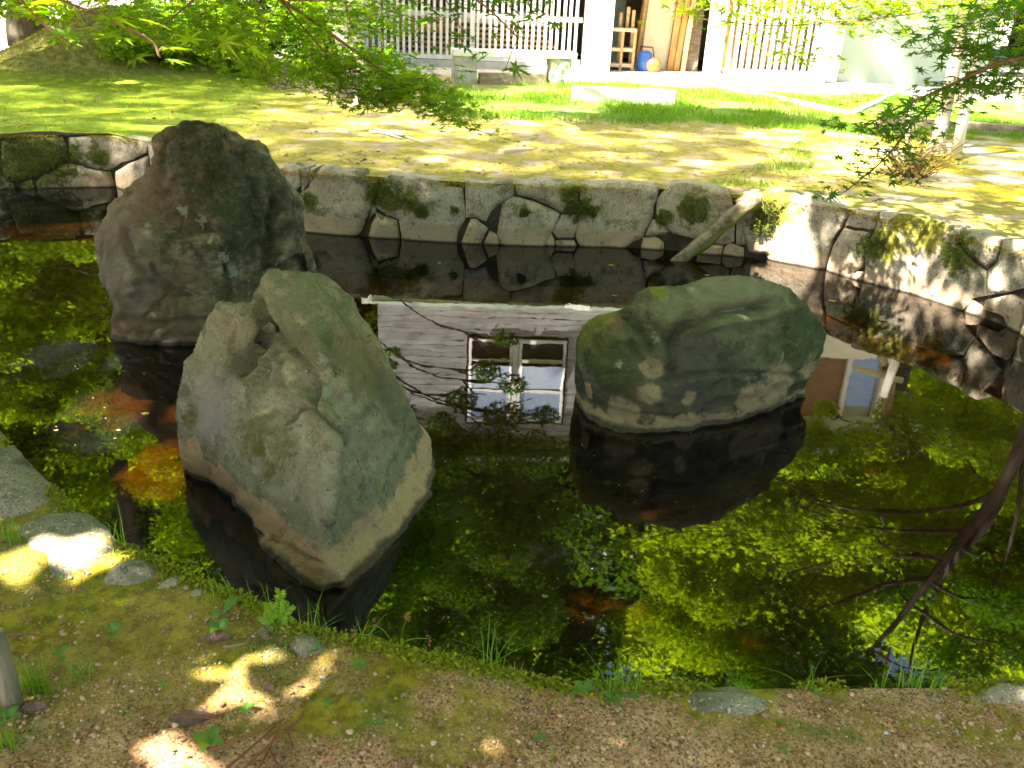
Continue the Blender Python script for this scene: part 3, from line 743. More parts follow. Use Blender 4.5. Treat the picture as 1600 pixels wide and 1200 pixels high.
r1 = solid_rock('boulder', 'tallest boulder in the pond, brown and dark green, behind the other two', 'boulder', M['rock1'],
 [(275, 240, T1(275, 5.42)), (330, 240, T1(330, 5.45)), (300, 300, T1(300, 5.28)), (350, 330, T1(350, 5.30)), (225, 300, T1(225, 5.30)), (190, 350, T1(190, 5.20)), (240, 400, T1(240, 5.10)), (300, 400, T1(300, 5.10)), (350, 400, T1(350, 5.15)), (200, 450, T1(200, 4.98)), (196, 480, T1(196, 5.0)), (250, 450, T1(250, 5.05)), (300, 470, T1(300, 5.0)), (345, 470, T1(345, 5.02)), (385, 250, T1(385, 5.72)), (395, 300, T1(395, 5.55)), (420, 350, T1(420, 5.55)),
  (436, 310, T1(436, 5.70)), (425, 390, T1(425, 5.62)), (445, 400, T1(445, 5.55)), (380, 380, T1(380, 5.3)), (400, 440, T1(400, 5.3)), (362, 260, T1(362, 5.62)), (250, 520, T1(250, 4.92)), (370, 500, T1(370, 5.05))],
 [(238, 218, T1(238, 5.55)), (262, 197, T1(262, 5.6)), (300, 185, T1(300, 5.65)), (340, 191, T1(340, 5.7)), (357, 207, T1(357, 5.75)), (372, 214, T1(372, 5.95)), (392, 214, T1(392, 6.0)), (402, 232, T1(402, 6.0)), (412, 248, T1(412, 5.95)), (436, 274, T1(436, 5.9)), (458, 307, T1(458, 5.85)), (465, 350, T1(465, 5.8)), (476, 395, T1(476, 5.8)), (490, 425, N_),
  (470, 470, N_), (440, 510, N_), (400, 533, N_), (350, 541, N_), (297, 541, N_), (245, 542, N_), (203, 538, N_), (175, 528, N_), (168, 479, T1(168, 5.05)), (154, 437, T1(154, 5.15)), (143, 402, T1(143, 5.25)), (143, 367, T1(143, 5.3)), (156, 345, T1(156, 5.35)), (183, 305, T1(183, 5.4)), (224, 266, T1(224, 5.45)), (240, 241, T1(240, 5.5))],
 .85, .016, 3.3, (.026, .014, .010), strat_dir=(.75, -.2, .6), strat=(.016, 5.5),
 grooves=[([(434, 311), (428, 350), (424, 380), (418, 423)], 7, .09), ([(362, 214), (385, 250), (402, 290), (405, 350)], 7, .05), ([(262, 290), (300, 330), (340, 370), (360, 430), (400, 480)], 4, .02), ([(196, 447), (240, 440), (280, 455), (320, 470)], 5, .04), ([(230, 400), (245, 430), (262, 450)], 5, .04),
  ([(225, 495), (262, 460)], 3, .03), ([(192, 360), (205, 400), (240, 440)], 6, .045), ([(275, 275), (320, 320), (350, 377)], 14, -.05), ([(210, 370), (232, 400)], 12, -.04), ([(186, 500), (240, 505), (320, 500)], 6, .03), ([(412, 250), (440, 300), (455, 350)], 9, -.04), ([(300, 380), (330, 430), (352, 470)], 4, .02)])
M['rock2'] = rockmat('grey_green_schist', (.19, .18, .085), (.35, .315, .17), (.46, .40, .25), .135, (.70, .46, .24),
    moss=[(sp(400, 700, T2(400, 3.15)), .05, (.12, .11, .012)), (sp(390, 680, T2(390, 3.2)), .09, (.13, .12, .012)), (sp(430, 695, T2(430, 3.12)), .08, (.14, .13, .015)), (sp(415, 735, T2(415, 3.08)), .045, (.12, .11, .012)), (sp(300, 655, T2(300, 3.5)), .05, (.14, .13, .012)),
          (sp(520, 530, T2(520, 3.6)), .05, (.07, .08, .02)), (sp(530, 580, T2(530, 3.5)), .035, (.03, .035, .015)), (sp(645, 715, T2(645, 3.6)), .03, (.10, .12, .02)), (sp(505, 425, T2(505, 3.9)), .25, (.13, .17, .065)), (sp(440, 480, T2(440, 3.8)), .16, (.17, .19, .09))],
    lichen=[(sp(x_, y_, T2(x_, Y_)), r_) for x_, y_, Y_, r_ in [(548, 848, 2.85, .010), (564, 838, 2.86, .009), (613, 776, 3.1, .013), (626, 772, 3.15, .012), (616, 795, 3.1, .008), (505, 560, 3.5, .03), (545, 620, 3.4, .02), (512, 610, 3.4, .03)]],
    brown=[(sp(580, 560, T2(580, 3.7)), .14, (.24, .20, .08)), (sp(620, 620, T2(620, 3.7)), .14, (.22, .19, .09)), (sp(330, 640, T2(330, 3.4)), .16, (.33, .26, .20)), (sp(470, 870, T2(470, 2.8)), .07, (.30, .14, .08)), (sp(505, 865, T2(505, 2.8)), .03, (.28, .09, .05))],
    bandblob=[(sp(655, 740, T2(655, 3.55)), .09), (sp(310, 720, T2(310, 3.4)), .10), (sp(350, 760, T2(350, 3.25)), .09), (sp(400, 800, T2(400, 3.05)), .06), (sp(430, 850, T2(430, 2.9)), .08)])
r2 = solid_rock('boulder', 'pale grey green pointed boulder nearest the bank, with yellow moss on its left face', 'boulder', M['rock2'],
 [(430, 470, T2(430, 3.80)), (480, 450, T2(480, 3.82)), (520, 480, T2(520, 3.80)), (560, 540, T2(560, 3.75)), (495, 560, T2(495, 3.55)), (470, 530, T2(470, 3.62)), (505, 620, T2(505, 3.38)), (560, 640, T2(560, 3.45)), (590, 690, T2(590, 3.35)), (545, 600, T2(545, 3.5)),
  (370, 500, T2(370, 3.66)), (352, 530, T2(352, 3.58)), (395, 520, T2(395, 3.66)), (376, 560, T2(376, 3.60)), (414, 530, T2(414, 3.76)), (430, 520, T2(430, 3.74)), (405, 560, T2(405, 3.62)), (440, 590, T2(440, 3.52)), (420, 620, T2(420, 3.46)), (350, 600, T2(350, 3.47)), (310, 600, T2(310, 3.50)), (300, 660, T2(300, 3.42)), (350, 670, T2(350, 3.30)), (385, 625, T2(385, 3.42)),
  (400, 680, T2(400, 3.22)), (450, 650, T2(450, 3.36)), (470, 655, T2(470, 3.36)), (493, 640, T2(493, 3.24)), (520, 668, T2(520, 3.14)), (488, 690, T2(488, 3.14)), (460, 720, T2(460, 3.10)), (538, 682, T2(538, 3.16)), (525, 715, T2(525, 2.98)), (515, 805, T2(515, 2.80)), (502, 870, T2(502, 2.70)), (430, 760, T2(430, 3.02)), (420, 800, T2(420, 2.98)), (450, 840, T2(450, 2.88)),
  (560, 740, T2(560, 3.06)), (610, 720, T2(610, 3.30)), (640, 740, T2(640, 3.40)), (600, 800, T2(600, 3.06)), (560, 840, T2(560, 2.92)), (340, 715, T2(340, 3.26)), (370, 750, T2(370, 3.16)), (390, 770, T2(390, 3.10)), (480, 880, T2(480, 2.74))],
 [(399, 458, T2(399, 3.85)), (417, 436, T2(417, 3.92)), (450, 425, T2(450, 3.98)), (502, 425, T2(502, 4.0)), (526, 442, T2(526, 4.0)), (556, 485, T2(556, 3.98)), (583, 530, T2(583, 3.95)), (606, 580, T2(606, 3.92)), (633, 625, T2(633, 3.88)), (660, 668, T2(660, 3.8)), (675, 697, T2(675, 3.72)), (682, 722, N_), (673, 775, N_), (655, 801, N_), (619, 842, N_), (583, 887, N_), (543, 918, N_),
  (502, 925, N_), (470, 916, N_), (443, 891, N_), (407, 860, N_), (396, 833, N_), (392, 812, N_), (362, 790, N_), (357, 774, N_), (326, 754, N_), (292, 741, N_), (281, 706, T2(281, 3.44)), (275, 670, T2(275, 3.52)), (272, 625, T2(272, 3.58)), (281, 594, T2(281, 3.62)), (286, 566, T2(286, 3.64)), (304, 540, T2(304, 3.66)), (311, 512, T2(311, 3.68)), (327, 498, T2(327, 3.72)), (340, 479, T2(340, 3.74)), (371, 474, T2(371, 3.76)), (392, 474, T2(392, 3.82))],
 .60, .011, 8.1, (.012, .006, .006), strat_dir=(.8, .3, .5), strat=(.006, 9),
 grooves=[([(403, 474), (412, 500), (414, 530), (385, 560), (374, 578)], 8, .06), ([(410, 495), (440, 530), (488, 580), (498, 602), (486, 634)], 6, .035), ([(486, 634), (500, 642), (530, 676), (548, 690)], 5, .035), ([(382, 576), (420, 556), (453, 540)], 4, .02), ([(400, 585), (440, 566)], 4, .014), ([(455, 655), (470, 640), (490, 632)], 5, .03),
  ([(400, 830), (440, 850), (472, 868), (500, 880)], 4, .012), ([(497, 645), (520, 668), (516, 740), (514, 805)], 14, -.022), ([(430, 440), (480, 520), (530, 600), (600, 680)], 18, -.02), ([(545, 690), (560, 760), (560, 820)], 12, .016), ([(345, 480), (330, 540), (345, 590)], 14, -.02), ([(365, 500), (360, 540), (376, 560)], 8, .02), ([(286, 610), (300, 640), (296, 680)], 6, .018), ([(340, 600), (400, 640), (450, 640)], 10, .014), ([(545, 470), (590, 560), (640, 660)], 10, -.012), ([(560, 480), (575, 560), (620, 660)], 5, .012)], gain=1.5)
M['rock3'] = rockmat('dark_green_schist', (.058, .062, .024), (.135, .140, .055), (.215, .215, .105), .06, (.40, .30, .15),
    moss=[(sp(945, 560, T3(945, 4.3)), .13, (.07, .09, .012)), (sp(965, 600, T3(965, 4.25)), .10, (.06, .08, .012)), (sp(1155, 545, T3(1155, 4.4)), .05, (.06, .09, .02)), (sp(1030, 452, T3(1030, 5.0)), .05, (.25, .26, .02)), (sp(905, 520, T3(905, 4.55)), .10, (.22, .22, .02)), (sp(930, 495, T3(930, 4.6)), .12, (.24, .24, .03)), (sp(1260, 500, T3(1260, 4.9)), .25, (.07, .10, .03))],
    lichen=[(sp(1021, 530, T3(1021, 4.4)), .035), (sp(968, 570, T3(968, 4.3)), .022), (sp(1055, 545, T3(1055, 4.3)), .015), (sp(1035, 540, T3(1035, 4.35)), .015), (sp(1224, 556, T3(1224, 4.6)), .02)],
    brown=[(sp(1130, 455, T3(1130, 4.9)), .22, (.26, .27, .14)), (sp(1210, 460, T3(1210, 4.9)), .15, (.26, .265, .135)), (sp(1050, 475, T3(1050, 4.8)), .10, (.24, .25, .13)), (sp(970, 620, T3(970, 4.2)), .16, (.14, .09, .06)), (sp(960, 500, T3(960, 4.6)), .05, (.25, .12, .06)), (sp(1090, 590, T3(1090, 4.2)), .25, (.10, .09, .06)), (sp(990, 560, T3(990, 4.3)), .12, (.14, .14, .06))],  # first three: light on the top painted in as paler grey green; rest stains
    bandblob=[(sp(920, 610, T3(920, 4.35)), .05), (sp(1015, 615, T3(1015, 4.2)), .06), (sp(1080, 625, T3(1080, 4.2)), .05), (sp(1220, 605, T3(1220, 4.55)), .14), (sp(1180, 625, T3(1180, 4.35)), .10), (sp(1265, 570, T3(1265, 4.8)), .08), (sp(1020, 575, T3(1020, 4.3)), .06), (sp(975, 640, T3(975, 4.15)), .09)])
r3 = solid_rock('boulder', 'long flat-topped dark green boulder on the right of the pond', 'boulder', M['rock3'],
 [(1000, 490, T3(1000, 4.68)), (1020, 480, T3(1020, 4.72)), (1050, 500, T3(1050, 4.58)), (1100, 500, T3(1100, 4.52)), (1125, 482, T3(1125, 4.62)), (1170, 474, T3(1170, 4.68)), (1210, 470, T3(1210, 4.78)), (1095, 470, T3(1095, 4.78)), (1150, 450, T3(1150, 4.95)), (1060, 520, T3(1060, 4.50)), (1120, 505, T3(1120, 4.56)), (1160, 495, T3(1160, 4.60)), (1207, 492, T3(1207, 4.66)), (1075, 545, T3(1075, 4.36)), (1130, 540, T3(1130, 4.38)),
  (1200, 540, T3(1200, 4.50)), (1250, 520, T3(1250, 4.72)), (1250, 560, T3(1250, 4.64)), (1150, 590, T3(1150, 4.25)), (1080, 600, T3(1080, 4.19)), (1020, 545, T3(1020, 4.36)), (1000, 520, T3(1000, 4.50)), (960, 520, T3(960, 4.48)), (930, 525, T3(930, 4.48)), (960, 500, T3(960, 4.64)), (940, 560, T3(940, 4.36)), (930, 610, T3(930, 4.27)), (980, 600, T3(980, 4.24)), (1020, 620, T3(1020, 4.16)), (1200, 600, T3(1200, 4.38)), (1084, 650, T3(1084, 4.12)), (985, 490, T3(985, 4.76)), (960, 645, T3(960, 4.16))],
 [(902, 545, T3(902, 4.52)), (905, 520, T3(905, 4.60)), (912, 505, T3(912, 4.66)), (934, 491, T3(934, 4.76)), (975, 481, T3(975, 4.86)), (996, 471, T3(996, 4.88)), (1000, 459, T3(1000, 4.92)), (1020, 452, T3(1020, 4.98)), (1050, 452, T3(1050, 5.0)), (1093, 441, T3(1093, 5.02)), (1110, 432, T3(1110, 5.06)), (1151, 429, T3(1151, 5.1)), (1189, 435, T3(1189, 5.1)), (1226, 445, T3(1226, 5.08)), (1246, 457, T3(1246, 5.06)), (1268, 480, T3(1268, 5.0)), (1287, 502, T3(1287, 4.95)), (1292, 528, T3(1292, 4.9)), (1285, 561, T3(1285, 4.82)), (1268, 595, T3(1268, 4.72)), (1256, 618, N_),
  (1240, 628, N_), (1207, 642, N_), (1151, 659, N_), (1102, 668, N_), (1084, 676, N_), (1054, 674, N_), (1012, 678, N_), (964, 675, N_), (934, 667, N_), (916, 652, N_), (906, 640, N_), (902, 620, T3(902, 4.42)), (900, 580, T3(900, 4.45))],
 .70, .014, 5.7, (.020, .010, .008), strat_dir=(.1, -.3, 1), strat=(.010, 8),
 grooves=[([(1050, 530), (1072, 505), (1100, 506), (1125, 490), (1170, 482), (1205, 474)], 7, .05), ([(1040, 592), (1130, 582), (1250, 588), (1282, 562)], 4, .025), ([(975, 484), (990, 502), (1010, 520), (1014, 545)], 8, .045), ([(985, 535), (1000, 562), (1050, 580)], 5, .025), ([(1057, 520), (1110, 508), (1190, 496), (1245, 478)], 9, -.03), ([(1095, 475), (1150, 468), (1200, 462)], 8, -.02),
  ([(1020, 500), (1050, 545), (1048, 580)], 5, .025), ([(1215, 480), (1235, 530), (1230, 580)], 7, .02), ([(940, 500), (970, 525), (1000, 530)], 10, -.02), ([(1120, 520), (1130, 570)], 6, .012), ([(920, 630), (990, 650), (1060, 655)], 4, .02)], gain=1.5)


# ------------------------------------------------------------------ storehouse
AL = math.radians(3.0); FO = Vector((.5, 19.6, 0)); FU = Vector((math.cos(AL), math.sin(AL), 0)); FN = Vector((FU.y, -FU.x, 0))
FROT = Matrix.Rotation(AL, 3, 'Z')
def fac(px, py, back=0.0, rf=False):
    """pixel -> (along the facade, height); rf: picked in the mirror image on the pond"""
    d = ray(px, py); o_ = FO-FN*back; t = o_.dot(FN)/d.dot(FN); p = Vector((0, 0, H))+d*t
    return (p-FO).dot(FU), (-p.z if rf else p.z)
def fp(s, z, out=0.0): return FO+FU*s+FN*out+Vector((0, 0, z))
def fbox(name, s0, s1, z0, z1, o0, o1, mat, parent, bev=.004, par=None):
    parent = parent or par
    """box on the facade: along s0..s1, height z0..z1, out of the wall o0..o1"""
    return box(name, fp((s0+s1)/2, (z0+z1)/2, (o0+o1)/2), (s1-s0, o1-o0, z1-z0), mat, parent, FROT, bev)
X = lambda px, py=60: fac(px, py)[0]
GB = .56
bld = empty('timber_storehouse', fp(0, 0), 'two storey timber storehouse with white lattice front and grey boarded upper floor', 'building'); bld.location = (0, 0, 0)
sL, sR = X(562), X(1282)
zLat, zBand = 3.55, fac(740, 476, rf=True)[1]
zTop = fac(800, 686, rf=True)[1]
fbox('plinth', sL-.1, X(912), .35, GB+.14, -.30, .10, M['concrete'], bld)
fbox('plinth', X(1128), sR, .35, GB+.10, -.30, .10, M['concrete'], bld)
fbox('threshold', X(914), X(1126), .35, GB+.03, -3.0, .12, M['concrete'], bld)
for a, b in ((X(562)-.12, X(562)+.12), (X(911), X(955)), (X(1108)-.02, X(1130)), (X(1278), X(1278)+.25)):
    fbox('post', a, b, .4, zBand, -.14, .14, M['white_wood'], bld)
def lattice(p0, p1, step_px, wpx, z0, z1, wide=()):
    fr = fbox('lattice', X(p0), X(p1), z0, z0+.09, -.03, .07, M['white_wood'], bld)
    zr = fac((p0+p1)/2, 24)[1]
    fr2 = fbox('lattice_rail', X(p0), X(p1), zr-.05, zr+.05, .0, .035, M['white_wood'], bld)
    px = p0+4; first = None
    while px < p1-3:
        s0 = X(px); ww = (X(px+wpx)-s0)*(1.7 if any(abs(px-q) < step_px/2 for q in wide) else 1); jl = random.uniform(-.006, .006)
        if first is None or ww > first[1]*1.2:
            o = fbox('slat', s0, s0+ww, z0+.09, z1, .037, .085, M['white_wood'], None)
            if first is None: first = (o, ww)
        else:
            o = first[0].copy(); col.objects.link(o); o.location = fp(s0+ww/2+jl, (z0+.09+z1)/2, .061)
        attach(o, fr); px += step_px
    fbox('lattice_rail', X(p0), X(p1), z1, z1+.12, -.03, .09, M['white_wood'], bld)
lattice(568, 908, 9.55, 4.3, GB+.15, zLat, (730,))
lattice(1134, 1278, 11.0, 5.5, GB+.11, zLat)
# white band with battens above the lattice and door
fbox('wall_band', sL, sR, zLat+.125, zBand-.06, -.10, .03, M['plaster'], bld)
fbox('cornice_beam', sL-.1, sR+.1, zBand-.058, zBand+.02, -.1, .12, M['plaster_green'], bld)
# interior: back wall, floor, side walls, ceiling
fbox('inner_wall', sL-.1, sR+.1, .3, zBand, -5.2, -5.0, M['old_wood'], bld)
fbox('inner_wall', sL-.15, sL-.05, .3, zBand, -5.0, -.15, M['plaster'], bld)
fbox('inner_wall', sR+.26, sR+.36, .3, zBand, -5.0, -.15, M['plaster'], bld)
fbox('inner_floor', sL, sR, .3, GB+.02, -5.0, -.31, M['earth'], bld)
fbox('inner_ceiling', sL, sR, zLat+.2, zLat+.3, -5.0, -.12, M['dark'], bld)
fbox('plaster_partition', X(950), X(1003), GB+.04, 3.4, -2.7, -2.6, M['plaster_green'], bld)
dp = fbox('door_panel', X(1088), X(1112), GB+.04, 3.3, -1.0, -.95, M['old_wood'], bld)
# upper floor boards, one by one, around the two windows
wa = (fac(733, 530, rf=True)[0], fac(802, 530, rf=True)[0]); wb = (fac(812, 530, rf=True)[0], fac(886, 530, rf=True)[0])
wz = (fac(850, 531, rf=True)[1], fac(850, 660, rf=True)[1])
rows = 24; rh = (zTop-zBand)/rows; joint = fac(812, 480, rf=True)[0]
uL, uR = fac(590, 480, rf=True)[0], sR+.1
fbox('upper_wall', uL, uR, zBand+.03, zTop, -.14, -.06, M['dark'], bld)
bmesh_cache = {}
for r_ in range(rows):
    z0 = zBand+.025+r_*rh; z1 = z0+rh-.014; cuts = [(uL, joint), (joint+.006, joint+4.1), (joint+4.106, uR)]
    if z1 > wz[0] and z0 < wz[1]:
        cuts = [(uL, wa[0]-.05), (wb[1]+.05, joint+4.1), (joint+4.106, uR)]
    for a, b in cuts:
        if b-a < .1: continue
        key = (round(b-a, 3)); o_ = random.uniform(-.006, .006)
        if key in bmesh_cache:
            o = bmesh_cache[key].copy(); col.objects.link(o); o.location = fp((a+b)/2, (z0+z1)/2, -.02+o_); o.parent = bld
        else:
            o = fbox('board', a, b, z0, z1, -.045, .005, M['board'], bld); bmesh_cache[key] = o
        o.rotation_euler = (math.radians(random.uniform(5, 8)), 0, AL+random.uniform(-.001, .001))
def window(a, b, z0, z1, opened):
    f = fbox('window', a, a+.07, z0, z1, -.05, .06, M['white_wood'], bld)
    fbox('frame', b-.07, b, z0, z1, -.05, .06, M['white_wood'], None, par=f)
    for zz in (z0, z0+(z1-z0)*.24, z0+(z1-z0)*.60, z1-.07): fbox('frame', a+.071, b-.071, zz, zz+.07, -.04, .05, M['white_wood'], None, par=f)
    fbox('pane', a+.07, b-.07, z0+(z1-z0)*.64, z1-.07, -.015, -.005, M['glass'], None, par=f)
    fbox('pane', a+.07, b-.07, z0+.07, z0+(z1-z0)*.24, -.055, -.045, M['dark'], None, par=f)
    # hopper sash tipped so that it mirrors the sky
    zc = z0+(z1-z0)*.42; hh_ = (z1-z0)*.34
    rot = (FROT @ Matrix.Rotation(math.radians(-20), 3, 'X'))
    o = box('sash', fp((a+b)/2, zc, .16), (b-a-.1, .02, hh_), M['glass'], None, rot, .002); attach(o, f)
    for sx in (-1, 1):
        q = box('sash_frame', fp((a+b)/2+sx*((b-a)/2-.05), zc, .17), (.055, .05, hh_), M['white_wood'], None, rot); attach(q, f)
    return f
window(wa[0], wa[1], wz[0], wz[1], 1); window(wb[0], wb[1], wz[0], wz[1], 1)
fbox('window', wa[1]+.01, wb[0]-.01, wz[0]-.03, wz[1]+.03, -.06, .05, M['white_wood'], bld)
fbox('eave_beam', uL-.3, uR+.3, zTop+.0, zTop+.14, -.1, .2, M['old_wood'], bld); fbox('eave_beam', uL-.5, uR+.5, zTop+.20, zTop+.30, .0, .30, M['barkdark'], bld)
bm = bmesh.new()
V = [fp(uL-.8, zTop+.30, .40), fp(uR+.8, zTop+.30, .40), fp(uR+.8, zTop+2.0, -3), fp(uL-.8, zTop+2.0, -3), fp(uR+.8, zTop+.3, -7), fp(uL-.8, zTop+.3, -7)]
V2 = [v+Vector((0, 0, .15)) for v in V]
mesh_py('roof', V+V2, [(0, 1, 2, 3), (3, 2, 4, 5), (6, 9, 8, 7), (9, 11, 10, 8), (0, 6, 7, 1), (4, 10, 11, 5), (1, 7, 8, 2), (2, 8, 10, 4), (0, 3, 9, 6), (3, 5, 11, 9)], M['tile'], bld)
bm.free()
fbox('side_wall', uL, uL+.1, zBand, zTop, -5.2, -.14, M['plaster'], bld); fbox('side_wall', uR-.1, uR, zBand, zTop, -5.2, -.14, M['plaster'], bld)

# plastered wing on the right
wing = empty('plaster_wing', (0, 0, 0), 'pale grey green plastered building to the right of the lattice, with brown panels above', 'building')
q0, q1 = X(1284)+.26, X(1284)+3.9
fbox('wall', q0, q1, .3, 5.0, -4, -.25, M['plaster_green'], wing); fbox('corner_post', q0+.02, q0+.30, .3, 5.0, -.248, -.19, M['plaster'], wing)
zc_ = fac(1310, 560, rf=True)[1]
fbox('beam', q0-1.5, q1+.3, 5.002, zc_-.02, -.30, .05, M['cream'], wing)
zp = fac(1310, 652, rf=True)[1]; xs = [q0-1.4, fac(1322, 600, rf=True)[0], fac(1375, 600, rf=True)[0]]
fbox('brown_panel', xs[0], xs[1]-.05, zc_, zp, -.22, -.12, M['brown_panel'], wing); fbox('post', xs[1]-.05, xs[1]+.07, zc_, zp, -.2, -.02, M['white_wood'], wing)
fbox('window', xs[1]+.07, xs[2], zc_, zp, -.22, -.14, M['glass'], wing); fbox('post', xs[2], xs[2]+.22, zc_, zp, -.2, .0, M['white_wood'], wing)
fbox('eave_beam', q0-1.6, q1+1, zp+.002, zp+.35, -.3, .4, M['plaster_green'], wing); fbox('roof', q0-1.8, q1+1.4, zp+.36, zp+.55, -4, 1.0, M['tile'], wing)
fbox('upper_wall', q0-1.5, q1, zc_-.02, zp, -4, -.23, M['dark'], wing)

# timber stacked behind the lattice
cnt = 0
s0, s1 = X(600), X(868)
def plank(c, s, mat, label, group=None, rot=None, name='timber_plank', cat='plank'):
    o = box(name, c, s, mat, None, rot or FROT, .004); tag(o, label, cat, group); return o
for lay in range(9):
    z = GB+.14+lay*.105
    for j in range(2):
        sa = s0+random.uniform(0, .2)+(j*(s1-s0)/2); L = (s1-s0)/2-.15
        plank(fp(sa+L/2, z, -.62+random.uniform(-.05, .05)), (L, .5, .05), M['new_wood'], 'sawn timber behind the lattice, %s layer %s, %s half of the stack' % (['lowest', 'second', 'third', 'fourth', 'fifth', 'sixth', 'seventh', 'eighth', 'topmost'][lay], 'of the stack' if lay in (0, 8) else 'from the ground', 'right' if j else 'left'), 'sawn timbers stacked behind the lattice')
for lay, (a, b, mt) in enumerate([(585, 700, 'orange_wood'), (590, 705, 'new_wood'), (715, 850, 'white_wood'), (590, 700, 'orange_wood'), (800, 858, 'new_wood')]):
    z = fac((a+b)/2, 46-lay*5)[1]
    plank(fp((X(a)+X(b))/2, z+.02, -.62), (X(b)-X(a), .55, .10), M[mt], ['thick reddish beam at the left top of the timber stack', 'pale brown beam lying on the reddish one at the stack\'s left', 'whitish beam on the middle of the timber stack', 'topmost short orange beam at the left of the stack', 'pale beam at the right end of the timber stack'][lay], None, name='timber_beam', cat='beam')
box('stack_bearer', fp((s0+s1)/2, GB+.06, -.62), ((s1-s0), .12, .09), M['old_wood'], None, FROT); tag(bpy.data.objects['stack_bearer'], 'dark bearer beam under the stacked timber', 'beam')
# things in the doorway
def leaner(px0, px1, tilt, mat, label, back, zt=3.2, wd=None):
    a = X(px0, 80); b = X(px1, 80); k_ = (19.6+back)/19.6; a *= 1; wd = wd or (b-a)
    rot = FROT @ Matrix.Rotation(math.radians(tilt), 3, 'Y') @ Matrix.Rotation(math.radians(8), 3, 'X')
    L = zt-GB; c = fp((a+b)/2, GB+L/2+.03, -back)+FU*math.sin(math.radians(tilt))*L/2
    return tag(box('timber_plank', c, (wd, .05, L), mat, None, rot), label, 'plank', 'planks leaning in the doorway')
leaner(999, 1005, 9, M['orange_wood'], 'thin orange lath leaning at the left of the doorway', 1.3)
leaner(1005, 1012, 4, M['orange_wood'], 'narrow orange plank leaning just left of the plywood sheet', 1.2)
leaner(1009, 1019, 2, M['new_wood'], 'wide pale orange plank touching the plywood sheet', 1.0)
o = leaner(1016, 1060, 1, M['plywood'], 'large pale plywood sheet leaning in the doorway', .9); o.name = 'plywood_sheet'; o['category'] = 'sheet'; del o['group']
leaner(1060, 1070, 1, M['orange_wood'], 'orange plank leaning just right of the plywood sheet', .8)
leaner(1070, 1079, 1.5, M['orange_wood'], 'broad orange plank second to the right of the plywood', .75)
leaner(1080, 1087, 1, M['new_wood'], 'rightmost plank leaning by the dark door panel', .7, 2.4)
for i_b, (pa, pb) in enumerate([(1140, 1150), (1152, 1163), (1166, 1180), (1184, 1196), (1198, 1212), (1215, 1226), (1230, 1246), (1250, 1262)]):
    o = leaner(pa, pb, (-2, 1, 3, -1, 2, 0, 1.5, -1)[i_b], M['new_wood' if i_b % 3 else 'orange_wood'], 'upright board leaning behind the right lattice, %s from the door' % ['first', 'second', 'third', 'fourth', 'fifth', 'sixth', 'seventh', 'eighth'][i_b], .45, 2.3+.25*(i_b % 4)); o['group'] = 'boards leaning behind the right lattice'
# rough trestle bench and low pallet rack on the left of the doorway
tb = empty('work_trestle', (0, 0, 0), 'rough wooden trestle with shelves left in the doorway', 'trestle')
za = [fac(975, yy, .5)[1] for yy in (108, 85, 60)]
x0, x1 = X(952), X(1000)
for zz, nm in ((GB+.1, 'lower_rail'), (GB+.42, 'shelf'), (GB+.82, 'top_board')): fbox(nm, x0, x1, zz, zz+.07, -.95, -.45, M['plywood'], None, par=tb)
for xx in (x0+.03, (x0+x1)/2, x1-.06):
    for oo in (-.92, -.5): fbox('leg', xx, xx+.06, GB+.03, GB+.82, oo, oo+.05, M['new_wood'], None, par=tb)
for xx, hh_ in ((x0+.28, .3), (x1-.22, .42), (x1-.10, .36)):
    o = fbox('timber_offcut', xx, xx+.07, GB+.89, GB+.89+hh_, -.75, -.69, M['new_wood'], None); tag(o, {.3: 'thin upright timber offcut on the left of the trestle top', .42: 'tallest upright offcut standing on the trestle top', .36: 'upright offcut at the right edge of the trestle top'}[hh_], 'offcut')
# blower-like machine: blue tank, orange cap, handle
mc = empty('garden_blower', fp(X(1013, 95), GB+.03, -.5), 'small blue and orange machine on the floor beside the trestle', 'machine')
def lathe(prof, seg=20):
    bm = bmesh.new(); R = []
    for r_, z_ in prof: R.append([bm.verts.new((r_*math.cos(2*PI*i/seg), r_*math.sin(2*PI*i/seg), z_)) for i in range(seg)])
    for a, b in zip(R, R[1:]):
        for i in range(seg): bm.faces.new((a[i], a[(i+1) % seg], b[(i+1) % seg], b[i]))
    bm.faces.new(R[0][::-1]); bm.faces.new(R[-1]); return bm
o = bm_obj('tank', lathe([(.12, 0), (.16, .03), (.17, .2), (.16, .36), (.1, .42)]), M['blue'], mc, True)
o = bm_obj('motor_cover', lathe([(.11, .0), (.15, .03), (.14, .14), (.06, .18)]), M['orange'], mc, True); o.location = (.19, -.1, .13); o.rotation_euler = (PI/2, 0, 0)
o = bm_obj('wheel', lathe([(.07, 0), (.13, .01), (.14, .05), (.13, .09), (.07, .10)]), M['black'], mc, True); o.location = (.2, -.08, .14); o.rotation_euler = (PI/2, 0, .2)
t_ = Tubes(); t_.add([(-.1, 0, .38), (-.1, 0, .5), (.16, 0, .5), (.2, -.05, .3)], .015); t_.build('handle', M['black'], mc)
for ch in [x for x in bpy.data.objects if x.parent == mc]: ch.matrix_parent_inverse.identity()

